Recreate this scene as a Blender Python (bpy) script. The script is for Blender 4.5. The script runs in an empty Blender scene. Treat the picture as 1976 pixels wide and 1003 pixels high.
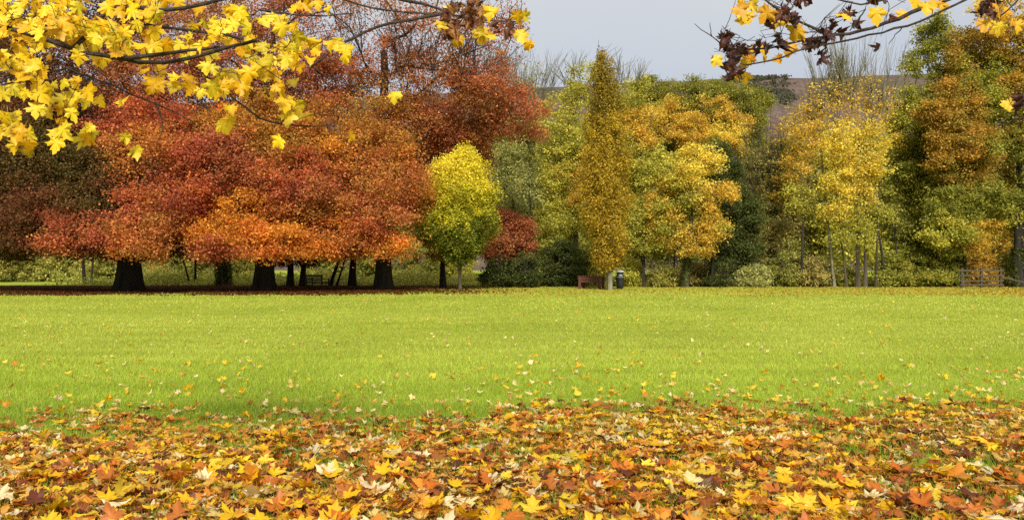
import bpy, math
import numpy as np
from mathutils import Vector

# ------------------------------------------------------------------ camera, sky, sun, exposure
SC = bpy.context.scene
COL = SC.collection
F = 1537.0                      # focal length in photo pixels
CH = 1.5                        # camera height
HZ = 512.0                      # horizon row in the photo
cam_d = bpy.data.cameras.new('camera')
cam = bpy.data.objects.new('camera', cam_d)
COL.objects.link(cam)
cam.location = (0, 0, CH)
cam.rotation_euler = (math.radians(90), 0, 0)
cam_d.sensor_width = 36.0
cam_d.lens = 36.0 * F / 1976.0
cam_d.shift_y = 10.5 / 1976.0
cam_d.clip_start = 0.05
cam_d.clip_end = 5000
SC.camera = cam

SUN_EL, SUN_AZ = 38.0, 177.0
world = bpy.data.worlds.new('World')
SC.world = world
world.use_nodes = True
nt = world.node_tree
nt.nodes.clear()
wo = nt.nodes.new('ShaderNodeOutputWorld')
bg = nt.nodes.new('ShaderNodeBackground')
sky = nt.nodes.new('ShaderNodeTexSky')
sky.sky_type = 'NISHITA'
sky.sun_disc = False
sky.sun_elevation = math.radians(SUN_EL)
sky.sun_rotation = math.radians(SUN_AZ)
tc = nt.nodes.new('ShaderNodeTexCoord')
mp = nt.nodes.new('ShaderNodeMapping')
mp.inputs['Scale'].default_value = (1.0, 1.0, 3.0)
nz = nt.nodes.new('ShaderNodeTexNoise')
nz.inputs['Scale'].default_value = 2.2
nz.inputs['Detail'].default_value = 4
nz.inputs['Roughness'].default_value = 0.5
rampw = nt.nodes.new('ShaderNodeValToRGB')
rampw.color_ramp.elements[0].position = 0.2
rampw.color_ramp.elements[0].color = (2.12, 2.27, 2.58, 1)
rampw.color_ramp.elements[1].position = 0.8
rampw.color_ramp.elements[1].color = (2.86, 2.9, 2.84, 1)
mixw = nt.nodes.new('ShaderNodeMixRGB')
mixw.inputs[0].default_value = 0.93
L = nt.links.new
L(tc.outputs['Generated'], mp.inputs['Vector'])
L(mp.outputs[0], nz.inputs['Vector'])
sx = nt.nodes.new('ShaderNodeSeparateXYZ')
mr = nt.nodes.new('ShaderNodeMapRange')
mr.inputs['From Min'].default_value = 0.20
mr.inputs['From Max'].default_value = 0.36
ma = nt.nodes.new('ShaderNodeMath'); ma.operation = 'MULTIPLY_ADD'
ma.inputs[1].default_value = 0.55
mb_ = nt.nodes.new('ShaderNodeMath'); mb_.operation = 'MULTIPLY'
mb_.inputs[1].default_value = 0.45
L(tc.outputs['Generated'], sx.inputs[0]); L(sx.outputs['Z'], mr.inputs['Value'])
L(nz.outputs['Fac'], mb_.inputs[0]); L(mr.outputs[0], ma.inputs[0]); L(mb_.outputs[0], ma.inputs[2])
L(ma.outputs[0], rampw.inputs[0])
L(sky.outputs[0], mixw.inputs[1])
L(rampw.outputs[0], mixw.inputs[2])
L(mixw.outputs[0], bg.inputs[0])
bg.inputs[1].default_value = 0.1
L(bg.outputs[0], wo.inputs[0])

el, az = math.radians(SUN_EL), math.radians(SUN_AZ)
sv = Vector((math.sin(az) * math.cos(el), math.cos(az) * math.cos(el), math.sin(el)))
sun_d = bpy.data.lights.new('sun', 'SUN')
sun_d.energy = 2.9
sun_d.angle = math.radians(18)
sun_d.color = (1.0, 0.95, 0.86)
sun = bpy.data.objects.new('sun', sun_d)
COL.objects.link(sun)
sun.location = (0, -20, 60)
sun.rotation_euler = (-sv).to_track_quat('-Z', 'Y').to_euler()

SC.view_settings.view_transform = 'Standard'
SC.view_settings.look = 'None'
SC.view_settings.gamma = 1
SC.view_settings.exposure = 1.3
SC.render.engine = 'CYCLES'
SC.cycles.max_bounces = 10
SC.cycles.diffuse_bounces = 7
SC.cycles.transmission_bounces = 7
SC.cycles.glossy_bounces = 2
SC.cycles.use_denoising = False

# ------------------------------------------------------------------ helpers
rng = np.random.default_rng(11)

def lin(c, k=1.0):
    c = np.asarray(c, float) / 255.0
    return np.where(c <= 0.04045, c / 12.92, ((c + 0.055) / 1.055) ** 2.4) * k

def P(u, v, Y):
    return np.array([(u - 988.0) / F * Y, Y, CH + (HZ - v) / F * Y])

def GY(v):
    return CH * F / (v - HZ)

def tag(o, label=None, cat=None, group=None, kind=None):
    if label: o['label'] = label
    if cat: o['category'] = cat
    if group: o['group'] = group
    if kind: o['kind'] = kind
    return o

def empty(name, loc, rz=0.0):
    o = bpy.data.objects.new(name, None)
    o.empty_display_size = 0.3
    o.location = tuple(float(a) for a in loc)
    o.rotation_euler = (0, 0, rz)
    COL.objects.link(o)
    return o

def mk_mesh(name, verts, faces, fcol=None, pcol=None, smooth=False):
    """faces: list of int arrays (n,k)"""
    me = bpy.data.meshes.new(name)
    verts = np.ascontiguousarray(verts, dtype=np.float32)
    me.vertices.add(len(verts))
    me.vertices.foreach_set('co', verts.ravel())
    li, tot = [], []
    for f in faces:
        f = np.asarray(f, dtype=np.int32)
        if len(f) == 0: continue
        li.append(f.ravel()); tot.append(np.full(len(f), f.shape[1], np.int32))
    li = np.concatenate(li); tot = np.concatenate(tot)
    start = np.concatenate([[0], np.cumsum(tot)[:-1]]).astype(np.int32)
    me.loops.add(len(li))
    me.loops.foreach_set('vertex_index', li)
    me.polygons.add(len(tot))
    me.polygons.foreach_set('loop_start', start)
    me.polygons.foreach_set('use_smooth', np.full(len(tot), smooth))
    me.update(calc_edges=True)
    for c, dom in ((fcol, 'FACE'), (pcol, 'POINT')):
        if c is not None:
            a = me.attributes.new('Col', 'FLOAT_COLOR', dom)
            buf = np.ones((len(c), 4), np.float32); buf[:, :3] = c
            a.data.foreach_set('color', buf.ravel())
    return me

def link(name, me, mat, parent=None, loc=None):
    o = bpy.data.objects.new(name, me)
    if mat is not None and len(me.materials) == 0: me.materials.append(mat)
    if parent is not None: o.parent = parent
    if loc is not None: o.location = tuple(float(a) for a in loc)
    COL.objects.link(o)
    return o

class MB:
    """collects boxes / prisms / tubes into ONE mesh"""
    def __init__(s): s.v = []; s.f = {}; s.n = 0
    def add(s, verts, faces):
        verts = np.asarray(verts, float)
        for f in faces:
            f = np.asarray(f)
            s.f.setdefault(f.shape[1], []).append(f + s.n)
        s.v.append(verts); s.n += len(verts)
        return s
    def box(s, c, d, M=None, bev=0.006):
        x, y, z = [a / 2 for a in d]
        b = min(bev, x * .45, y * .45, z * .45)
        # chamfered box: 24 vertices
        vs = []; idx = {}
        for sx in (-1, 1):
            for sy in (-1, 1):
                for sz in (-1, 1):
                    for ax in range(3):
                        p = [sx * (x - b), sy * (y - b), sz * (z - b)]
                        p[ax] = (sx * x, sy * y, sz * z)[ax]
                        idx[(sx, sy, sz, ax)] = len(vs); vs.append(p)
        q, t = [], []
        for ax in range(3):
            o1, o2 = [a for a in range(3) if a != ax]
            for sg in (-1, 1):
                r = []
                for a, bb in ((-1, -1), (1, -1), (1, 1), (-1, 1)):
                    k = [0, 0, 0]; k[ax] = sg; k[o1] = a; k[o2] = bb
                    r.append(idx[(k[0], k[1], k[2], ax)])
                q.append(r)
        for ax in range(3):
            o1, o2 = [a for a in range(3) if a != ax]
            for a in (-1, 1):
                for bb in (-1, 1):
                    k0 = [0, 0, 0]; k1 = [0, 0, 0]
                    k0[o1] = k1[o1] = a; k0[o2] = k1[o2] = bb; k0[ax] = -1; k1[ax] = 1
                    q.append([idx[(*k0, o1)], idx[(*k1, o1)], idx[(*k1, o2)], idx[(*k0, o2)]])
        for sx in (-1, 1):
            for sy in (-1, 1):
                for sz in (-1, 1):
                    t.append([idx[(sx, sy, sz, 0)], idx[(sx, sy, sz, 1)], idx[(sx, sy, sz, 2)]])
        vs = np.array(vs, float)
        if M is not None: vs = vs @ np.asarray(M).T
        return s.add(vs + np.asarray(c, float), [np.array(q), np.array(t)])
    def tube(s, pts, rad, n=6, cap=True):
        v, f = tube(np.asarray(pts, float), np.asarray(rad, float), n)
        fs = [f]
        if cap:
            m = len(pts)
            fs.append(np.array([list(range(n))[::-1]])); fs.append(np.array([[(m - 1) * n + i for i in range(n)]]))
        return s.add(v, fs)
    def lathe(s, prof, n=24):
        prof = np.array(prof, float)
        a = np.arange(n) / n * 2 * math.pi
        v = np.stack([np.outer(prof[:, 0], np.cos(a)), np.outer(prof[:, 0], np.sin(a)),
                      np.repeat(prof[:, 1:2], n, 1)], -1).reshape(-1, 3)
        return s.add(v, [grid_faces(len(prof), n)])
    def build(s, name, mat, parent=None, smooth=False):
        me = mk_mesh(name, np.concatenate(s.v), [np.concatenate(f) for f in s.f.values()], smooth=smooth)
        return link(name, me, mat, parent)

def grid_faces(m, n):
    i = np.arange(m - 1)[:, None] * n + np.arange(n)[None]
    j = np.arange(m - 1)[:, None] * n + (np.arange(n)[None] + 1) % n
    return np.stack([i, j, j + n, i + n], -1).reshape(-1, 4)

def unit(a):
    return a / np.maximum(np.linalg.norm(a, axis=-1, keepdims=True), 1e-9)

def tube(p, r, n):
    t = np.gradient(p, axis=0)
    t = unit(t)
    ref = np.array([0.31, 0.87, 0.12]) if abs(t[0] @ unit(np.array([0.31, 0.87, 0.12]))) < .9 else np.array([1., 0, 0])
    a = unit(np.cross(t, ref)); b = np.cross(t, a)
    th = np.arange(n) / n * 2 * math.pi
    v = p[:, None] + r[:, None, None] * (a[:, None] * np.cos(th)[None, :, None] + b[:, None] * np.sin(th)[None, :, None])
    return v.reshape(-1, 3), grid_faces(len(p), n)

def noise3(p, sc, seed=0):
    """cheap smooth noise: a few random waves, about -1..1"""
    g = np.random.default_rng(seed)
    out = np.zeros(len(p))
    for k in range(6):
        d = g.normal(size=3); d /= np.linalg.norm(d)
        out += np.sin(p @ d * sc * g.uniform(.6, 1.7) * 2 * math.pi + g.uniform(0, 6.3))
    return out / 3.0

# ------------------------------------------------------------------ materials
def new_mat(name):
    m = bpy.data.materials.new(name); m.use_nodes = True
    n = m.node_tree; n.nodes.clear()
    return m, n, n.nodes.new('ShaderNodeOutputMaterial')

def leaf_mat(name, rough=.6, spec=.25, trans=.35, tboost=1.25, tg=.9, tb=.6):
    m, n, out = new_mat(name)
    at = n.nodes.new('ShaderNodeAttribute'); at.attribute_name = 'Col'
    pb = n.nodes.new('ShaderNodeBsdfPrincipled')
    pb.inputs['Roughness'].default_value = rough
    pb.inputs['Specular IOR Level'].default_value = spec
    tr = n.nodes.new('ShaderNodeBsdfTranslucent')
    mul = n.nodes.new('ShaderNodeMixRGB'); mul.blend_type = 'MULTIPLY'; mul.inputs[0].default_value = 1
    mul.inputs[2].default_value = (tboost, tboost * tg, tboost * tb, 1)
    mx = n.nodes.new('ShaderNodeMixShader'); mx.inputs[0].default_value = trans
    l = n.links.new
    l(at.outputs['Color'], pb.inputs['Base Color'])
    l(at.outputs['Color'], mul.inputs[1]); l(mul.outputs[0], tr.inputs['Color'])
    l(pb.outputs[0], mx.inputs[1]); l(tr.outputs[0], mx.inputs[2]); l(mx.outputs[0], out.inputs[0])
    return m

def noise_mat(name, c0, c1, scale, rough=.85, bump=.0, bscale=None, stretch=(1, 1, 1), spec=.3, detail=6, p0=.35, p1=.65):
    m, n, out = new_mat(name)
    l = n.links.new
    tcn = n.nodes.new('ShaderNodeTexCoord'); mpn = n.nodes.new('ShaderNodeMapping')
    mpn.inputs['Scale'].default_value = stretch
    nn = n.nodes.new('ShaderNodeTexNoise'); nn.inputs['Scale'].default_value = scale
    nn.inputs['Detail'].default_value = detail; nn.inputs['Roughness'].default_value = .6
    r = n.nodes.new('ShaderNodeValToRGB')
    r.color_ramp.elements[0].position = p0; r.color_ramp.elements[0].color = (*c0, 1)
    r.color_ramp.elements[1].position = p1; r.color_ramp.elements[1].color = (*c1, 1)
    pb = n.nodes.new('ShaderNodeBsdfPrincipled')
    pb.inputs['Roughness'].default_value = rough; pb.inputs['Specular IOR Level'].default_value = spec
    l(tcn.outputs['Object'], mpn.inputs[0]); l(mpn.outputs[0], nn.inputs['Vector'])
    l(nn.outputs['Fac'], r.inputs[0]); l(r.outputs[0], pb.inputs['Base Color'])
    if bump:
        b = n.nodes.new('ShaderNodeBump'); b.inputs['Strength'].default_value = bump
        b.inputs['Distance'].default_value = .03
        n2 = n.nodes.new('ShaderNodeTexNoise'); n2.inputs['Scale'].default_value = bscale or scale * 3
        n2.inputs['Detail'].default_value = 6
        l(mpn.outputs[0], n2.inputs['Vector']); l(n2.outputs['Fac'], b.inputs['Height'])
        l(b.outputs[0], pb.inputs['Normal'])
    l(pb.outputs[0], out.inputs[0])
    return m

M_leaf = leaf_mat('tree_foliage', .6, .15, .5, 1.25, .99, .75)
M_maple = leaf_mat('maple_leaf', .5, .35, .36)
M_dead = leaf_mat('withered_leaf', .6, .3, .12)
M_grass = leaf_mat('grass_blades', .6, .2, .35, 1.2)
M_bark = noise_mat('dark_bark', (.010, .008, .006), (.034, .027, .019), 3, .95, .8, 9, (1, 1, .25))
M_barkp = noise_mat('pale_bark', (.10, .095, .05), (.2, .18, .11), 4, .9, .6, 12, (1, 1, .3))
M_barkm = noise_mat('brown_bark', (.028, .021, .013), (.075, .057, .036), 3, .95, .7, 10, (1, 1, .25))
M_barkn = noise_mat('bough_bark', (.018, .013, .010), (.06, .045, .034), 14, .9, .9, 60, (1, 1, 1))
M_wood = noise_mat('dark_bench_wood', (.045, .026, .019), (.10, .06, .042), 6, .7, .3, 30, (1, 8, 8))
M_woodr = noise_mat('red_brown_planks', (.085, .028, .018), (.15, .055, .034), 5, .7, .3, 25, (1, 8, 8))
M_woodf = noise_mat('weathered_fence_wood', (.042, .034, .018), (.085, .066, .036), 5, .9, .4, 25, (1, 6, 6))
M_bin = noise_mat('black_bin_plastic', (.012, .012, .014), (.02, .02, .023), 20, .45, .1, 60, spec=.5)
M_lid = noise_mat('grey_bin_lid', (.3, .33, .34), (.42, .45, .46), 8, .5, .05, 40, spec=.4)
M_band = noise_mat('pale_band', (.32, .31, .28), (.42, .41, .37), 10, .6, spec=.4)

# ------------------------------------------------------------------ ground, hill
def ground_mat():
    m, n, out = new_mat('lawn_turf'); l = n.links.new
    t = n.nodes.new('ShaderNodeTexCoord')
    big = n.nodes.new('ShaderNodeTexNoise'); big.inputs['Scale'].default_value = .22; big.inputs['Detail'].default_value = 5
    fine = n.nodes.new('ShaderNodeTexNoise'); fine.inputs['Scale'].default_value = 22; fine.inputs['Detail'].default_value = 5
    r1 = n.nodes.new('ShaderNodeValToRGB')
    r1.color_ramp.elements[0].position = .3; r1.color_ramp.elements[0].color = (.19, .235, .022, 1)
    r1.color_ramp.elements[1].position = .7; r1.color_ramp.elements[1].color = (.27, .31, .034, 1)
    r2 = n.nodes.new('ShaderNodeValToRGB')
    r2.color_ramp.elements[0].position = .3; r2.color_ramp.elements[0].color = (.6, .65, .6, 1)
    r2.color_ramp.elements[1].position = .7; r2.color_ramp.elements[1].color = (1.25, 1.2, 1.2, 1)
    mu = n.nodes.new('ShaderNodeMixRGB'); mu.blend_type = 'MULTIPLY'; mu.inputs[0].default_value = 1
    pb = n.nodes.new('ShaderNodeBsdfPrincipled'); pb.inputs['Roughness'].default_value = .9
    pb.inputs['Specular IOR Level'].default_value = .1
    b = n.nodes.new('ShaderNodeBump'); b.inputs['Strength'].default_value = .7; b.inputs['Distance'].default_value = .04
    l(t.outputs['Object'], big.inputs['Vector']); l(t.outputs['Object'], fine.inputs['Vector'])
    l(big.outputs['Fac'], r1.inputs[0]); l(fine.outputs['Fac'], r2.inputs[0])
    l(r1.outputs[0], mu.inputs[1]); l(r2.outputs[0], mu.inputs[2]); l(mu.outputs[0], pb.inputs['Base Color'])
    l(fine.outputs['Fac'], b.inputs['Height']); l(b.outputs[0], pb.inputs['Normal'])
    l(pb.outputs[0], out.inputs[0])
    return m

def sheet(name, xs, ys, zf, mat):
    X, Y = np.meshgrid(xs, ys)
    v = np.stack([X.ravel(), Y.ravel(), zf(X.ravel(), Y.ravel())], -1)
    nx, ny = len(xs), len(ys)
    i = (np.arange(ny - 1)[:, None] * nx + np.arange(nx - 1)[None]).ravel()
    f = np.stack([i, i + 1, i + nx + 1, i + nx], -1)
    o = link(name, mk_mesh(name, v, [f], smooth=True), mat)
    return tag(o, kind='structure')

sheet('lawn', np.linspace(-260, 260, 66), np.concatenate([np.linspace(-40, 60, 60), np.linspace(63, 330, 40)]),
      lambda x, y: .012 * np.sin(x * .7 + y * .3) * np.sin(y * .45) * (np.abs(x) < 60), ground_mat())

def hill_mat():
    m, n, out = new_mat('moorland'); l = n.links.new
    t = n.nodes.new('ShaderNodeTexCoord')
    a = n.nodes.new('ShaderNodeTexNoise'); a.inputs['Scale'].default_value = .012; a.inputs['Detail'].default_value = 8
    r = n.nodes.new('ShaderNodeValToRGB'); e = r.color_ramp.elements
    e[0].position = .3; e[0].color = (.062, .054, .040, 1)
    e[1].position = .5; e[1].color = (.105, .076, .062, 1)
    e2 = r.color_ramp.elements.new(.7); e2.color = (.085, .06, .054, 1)
    f = n.nodes.new('ShaderNodeTexNoise'); f.inputs['Scale'].default_value = .2; f.inputs['Detail'].default_value = 5
    r2 = n.nodes.new('ShaderNodeValToRGB'); e = r2.color_ramp.elements
    e[0].position = .3; e[0].color = (.7, .7, .7, 1); e[1].position = .7; e[1].color = (1.2, 1.2, 1.2, 1)
    mu = n.nodes.new('ShaderNodeMixRGB'); mu.blend_type = 'MULTIPLY'; mu.inputs[0].default_value = 1
    pb = n.nodes.new('ShaderNodeBsdfPrincipled'); pb.inputs['Roughness'].default_value = 1
    pb.inputs['Specular IOR Level'].default_value = 0
    l(t.outputs['Object'], a.inputs['Vector']); l(t.outputs['Object'], f.inputs['Vector'])
    l(a.outputs['Fac'], r.inputs[0]); l(f.outputs['Fac'], r2.inputs[0])
    l(r.outputs[0], mu.inputs[1]); l(r2.outputs[0], mu.inputs[2]); l(mu.outputs[0], pb.inputs['Base Color'])
    l(pb.outputs[0], out.inputs[0])
    return m

def hill_z(x, y):
    u = 988 + x / 800 * F
    vr = np.interp(u, [-1500, 600, 1000, 1240, 1400, 1500, 1600, 1740, 2300, 3500], [240, 200, 176, 163, 158, 155, 152, 147, 135, 150])
    top = CH + (HZ - vr) / F * 800
    t = np.clip((y - 240) / 560, 0, 1)
    s = t * t * (3 - 2 * t) * .55 + t * .45
    back = np.clip((y - 800) / 600, 0, 1)
    p = np.stack([x, y, x * 0], -1)
    return top * s * (1 - .25 * back) + (noise3(p, .012, 3) * 4 + noise3(p, .04, 5) * 1.3) * t * (1 - t) * 3.2 - .6 * (t <= 0)
sheet('hill', np.linspace(-1300, 1300, 150), np.concatenate([np.linspace(236, 820, 90), np.linspace(840, 1400, 8)]), hill_z, hill_mat())

# ------------------------------------------------------------------ foliage and tree builders
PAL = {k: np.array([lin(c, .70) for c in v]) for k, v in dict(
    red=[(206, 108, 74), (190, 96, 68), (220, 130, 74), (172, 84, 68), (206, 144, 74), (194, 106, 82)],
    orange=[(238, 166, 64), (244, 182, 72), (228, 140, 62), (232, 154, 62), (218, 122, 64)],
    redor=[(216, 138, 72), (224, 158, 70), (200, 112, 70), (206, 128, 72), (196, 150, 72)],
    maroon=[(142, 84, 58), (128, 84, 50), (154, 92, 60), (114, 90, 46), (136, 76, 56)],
    darkmix=[(104, 94, 46), (124, 90, 50), (94, 88, 42), (138, 96, 54)],
    rust=[(198, 138, 64), (176, 122, 56), (204, 122, 66), (194, 156, 66), (214, 164, 68)],
    brownred=[(188, 108, 78), (176, 110, 72), (202, 120, 78), (172, 122, 72), (196, 138, 72)],
    hornY=[(255, 242, 70), (252, 234, 62), (246, 226, 66), (255, 240, 96)],
    hornM=[(222, 210, 56), (196, 190, 52), (236, 216, 58), (172, 174, 50)],
    hornG=[(150, 154, 50), (134, 142, 46), (166, 164, 52), (116, 128, 42)],
    ochre=[(208, 178, 58), (190, 158, 50), (220, 190, 66), (170, 142, 46), (196, 164, 46)],
    ochred=[(164, 142, 48), (182, 152, 48), (146, 130, 46)],
    ygreen=[(208, 198, 84), (188, 182, 76), (222, 206, 86), (170, 168, 72)],
    olive=[(150, 146, 60), (134, 134, 54), (166, 154, 64), (120, 122, 50)],
    yellow=[(255, 234, 96), (250, 222, 84), (255, 238, 124), (246, 212, 78)],
    gold=[(246, 208, 86), (238, 196, 78), (250, 222, 96), (226, 184, 74)],
    green=[(158, 154, 66), (142, 142, 60), (170, 162, 66), (128, 128, 56)],
    greeny=[(172, 166, 66), (156, 154, 60), (186, 174, 68), (140, 140, 58)],
    orol=[(198, 156, 66), (182, 146, 60), (166, 148, 62), (204, 150, 62)],
    ivy=[(84, 92, 46), (96, 102, 50), (70, 80, 40), (112, 112, 54)],
    greyg=[(184, 182, 110), (170, 168, 98), (196, 190, 118), (154, 156, 88)],
    twiggy=[(168, 150, 88), (152, 138, 80), (180, 162, 94), (144, 138, 76)],
    bright=[(190, 188, 92), (170, 172, 80), (206, 194, 96), (150, 152, 70)],
    under=[(170, 164, 82), (150, 148, 72), (184, 168, 82), (132, 134, 62)],
).items()}

for k_, m_ in dict(green=1.4, greeny=1.35, olive=1.3, greyg=1.3, under=1.25, twiggy=1.3, ivy=1.25, orol=1.2, ygreen=1.1, red=1.14, redor=1.14, orange=1.12, rust=1.2, brownred=1.2, darkmix=1.15, maroon=1.1).items():
    PAL[k_] = PAL[k_] * m_ * np.array([1.0, 1.02, 1.0])

def leaf_cards(c, bias, size, col, wr=.62, rnd=.85):
    n = len(c)
    nn = unit(bias + unit(rng.normal(size=(n, 3))) * rnd)
    t = unit(np.cross(nn, rng.normal(size=(n, 3)))); b = np.cross(nn, t)
    ln = (size * rng.uniform(.65, 1.35, n))[:, None] * .5
    w = ln * wr
    v = np.stack([c - t * ln, c + b * w - t * ln * .1, c + t * ln, c - b * w - t * ln * .1], 1).reshape(-1, 3)
    return v, np.arange(4 * n).reshape(n, 4), col

LK = 2.1
def lobe_leaves(Y, lobes, leaf, cov, zsq=.55, subk=1.0, jit=.22, beech=False, airy=False):
    """bough clumps and leaf positions for a list of lobes; returns positions, bias, colours, twig targets"""
    C, B, K, T = [], [], [], []
    for lb in lobes:
        u, v, ru, rv, dy, pal, dens = lb[:7]
        if beech: dens *= (.38 if dy == 3 else .78) * float(np.interp(v, [120, 280], [.85, 1]))
        yd = Y + dy
        c = P(u, v, yd)
        rx, rz = ru / F * yd, rv / F * yd
        ry = min(max(rx, rz) * .85, 4.5)
        R = np.array([rx, ry, rz])
        area = math.pi * rx * rz
        ns = max(9, int(area * (4.5 if airy else 3.0) * subk))
        if airy: dens *= .62
        d = unit(rng.normal(size=(ns, 3)))
        s = c + d * R * (rng.uniform(.25, 1, ns) ** .5)[:, None] * .88
        s[:, 2] = np.maximum(s[:, 2], .25)
        sub_r = np.clip((.26 if airy else .34) * min(rx, rz), .24, .5 if airy else .9) * rng.uniform(.6, 1.5, ns)
        pk = PAL[pal]
        nl = int(LK * dens * cov * area / (leaf * leaf * .31))
        nc = max(ns * 2, nl // 16)
        which = rng.integers(0, ns, nc)
        off = unit(rng.normal(size=(nc, 3))) * (rng.uniform(0, 1, nc) ** .45)[:, None]
        off[:, 2] *= zsq
        cl = s[which] + off * sub_r[which][:, None]
        fr = rng.random(nc) < (.14 if airy else .26)
        cl[fr] = c + unit(rng.normal(size=(fr.sum(), 3))) * R * (rng.uniform(.1, 1, fr.sum()) ** .45)[:, None]
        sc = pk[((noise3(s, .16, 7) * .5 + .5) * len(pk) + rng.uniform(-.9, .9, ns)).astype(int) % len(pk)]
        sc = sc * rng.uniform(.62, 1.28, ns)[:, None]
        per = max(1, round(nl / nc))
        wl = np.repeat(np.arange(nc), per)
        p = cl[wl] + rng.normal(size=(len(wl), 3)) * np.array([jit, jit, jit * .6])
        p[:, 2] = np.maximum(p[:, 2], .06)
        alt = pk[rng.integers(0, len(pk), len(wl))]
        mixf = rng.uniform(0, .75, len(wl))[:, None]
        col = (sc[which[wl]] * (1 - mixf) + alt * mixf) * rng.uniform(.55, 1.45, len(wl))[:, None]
        C.append(p); K.append(col)
        B.append(unit((p - c) / R) * .18 + np.array([0, -.0, .42]))
        T.append(s); T.append(cl[rng.permutation(nc)[:ns]])
    return np.concatenate(C), np.concatenate(B), np.concatenate(K), np.concatenate(T)

def profile_leaves(Y, prof, leaf, n, pals, seed, ragged=.16, hfreq=.55, upb=.5):
    """crown as a ragged solid of revolution; prof: (v, centre u, half width px); pals: (v, palette) from top down"""
    pv, pu, pw = [np.array(a, float) for a in zip(*prof)]
    nc = n // 14
    v = rng.uniform(pv[0], pv[-1], nc * 3)
    w = np.interp(v, pv, pw)
    v = v[rng.random(len(v)) < w / pw.max()][:nc]
    w = np.interp(v, pv, pw); nc = len(v)
    th = rng.uniform(0, 6.283, nc); rad = rng.uniform(.05, 1, nc) ** .42
    d = np.stack([np.cos(th), np.sin(th), (v - pv[0]) / F * Y * hfreq], -1)
    rag = 1 + ragged * noise3(d * np.array([1.2, 1.2, 1]), .75, seed) + ragged * .6 * noise3(d * np.array([2.6, 2.6, 2.2]), .8, seed + 1)
    rr = w / F * Y * rad * rag
    c = np.stack([(np.interp(v, pv, pu) - 988) / F * Y + rr * np.cos(th), Y + rr * np.sin(th), CH + (HZ - v) / F * Y], -1)
    key = v + 22 * noise3(c, .35, seed + 2) + rng.normal(0, 9, nc) + 30 * (1 - rad) * 0
    idx = np.searchsorted(np.array([p[0] for p in pals[1:]]), key)
    base = np.zeros((nc, 3))
    for i, (_, pn) in enumerate(pals):
        m = idx == i; pk = PAL[pn]; base[m] = pk[rng.integers(0, len(pk), m.sum())]
    base = base * (1 + .12 * noise3(c, .8, seed + 3))[:, None]
    wl = np.repeat(np.arange(nc), 14)
    p = c[wl] + rng.normal(size=(len(wl), 3)) * np.array([.12, .12, .16])
    col = base[wl] * rng.uniform(.6, 1.4, len(wl))[:, None]
    bi = np.stack([np.cos(th[wl]) * .6, np.sin(th[wl]) * .6, th[wl] * 0 + upb], -1)
    return p, bi, col, c[rng.permutation(nc)[:260]]

def skeleton(nodes, parent, plen, targets, seg=.8, wander=.12, rise=.06):
    cap = len(nodes) + sum(int(np.linalg.norm(t - nodes[0]) / seg) + 3 for t in targets)
    N = np.zeros((cap, 3)); PA = np.full(cap, -1); PL = np.zeros(cap)
    n = len(nodes); N[:n] = nodes; PA[:n] = parent; PL[:n] = plen
    dd = np.min(np.linalg.norm(targets[:, None] - np.asarray(nodes)[None], axis=2), axis=1)
    for t in targets[np.argsort(dd)]:
        dv = N[:n] - t
        d = np.sqrt((dv * dv).sum(1))
        cost = d + .22 * PL[:n] + .5 * np.maximum(0, dv[:, 2])
        k = int(np.argmin(cost)); dist = d[k]
        if dist < .05: continue
        m = max(1, int(dist / seg)); a = N[k].copy(); pk = k
        side = rng.normal(size=3) * wander * dist
        for i in range(1, m + 1):
            f = i / m
            p = a + (t - a) * f + side * math.sin(math.pi * f) * .5
            p[2] += rise * dist * math.sin(math.pi * f)
            if i < m: p += rng.normal(size=3) * .06 * seg
            if n >= cap: break
            N[n] = p; PA[n] = pk; PL[n] = PL[pk] + dist / m; pk = n; n += 1
    return N[:n], PA[:n], PL[:n]

def branch_mesh(N, PA, n_trunk, rbase, rmin, expo=.5, rmax=None):
    n = len(N)
    cnt = np.ones(n); kids = [[] for _ in range(n)]
    for i in range(n - 1, 0, -1):
        if PA[i] >= 0: cnt[PA[i]] += cnt[i]; kids[PA[i]].append(i)
    R = np.maximum(rmin, rbase * (cnt / cnt.max()) ** expo)
    if rmax is not None: R = np.minimum(R, rmax)
    V, Q, off = [], [], 0
    stack = [(i, k) for i in range(n_trunk) for k in kids[i] if k >= n_trunk]
    while stack:
        a, b = stack.pop()
        ch = [a, b]
        while kids[b]:
            ks = sorted(kids[b], key=lambda q: -cnt[q])
            for q in ks[1:]: stack.append((b, q))
            b = ks[0]; ch.append(b)
        r = R[ch].copy(); r[0] = r[1]; r[-1] *= .6
        sides = 7 if r[0] > .09 else (5 if r[0] > .035 else 3)
        v, f = tube(N[ch], r, sides)
        V.append(v); Q.append(f + off); off += len(v)
    return (np.concatenate(V), np.concatenate(Q)) if V else (None, None)

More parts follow.
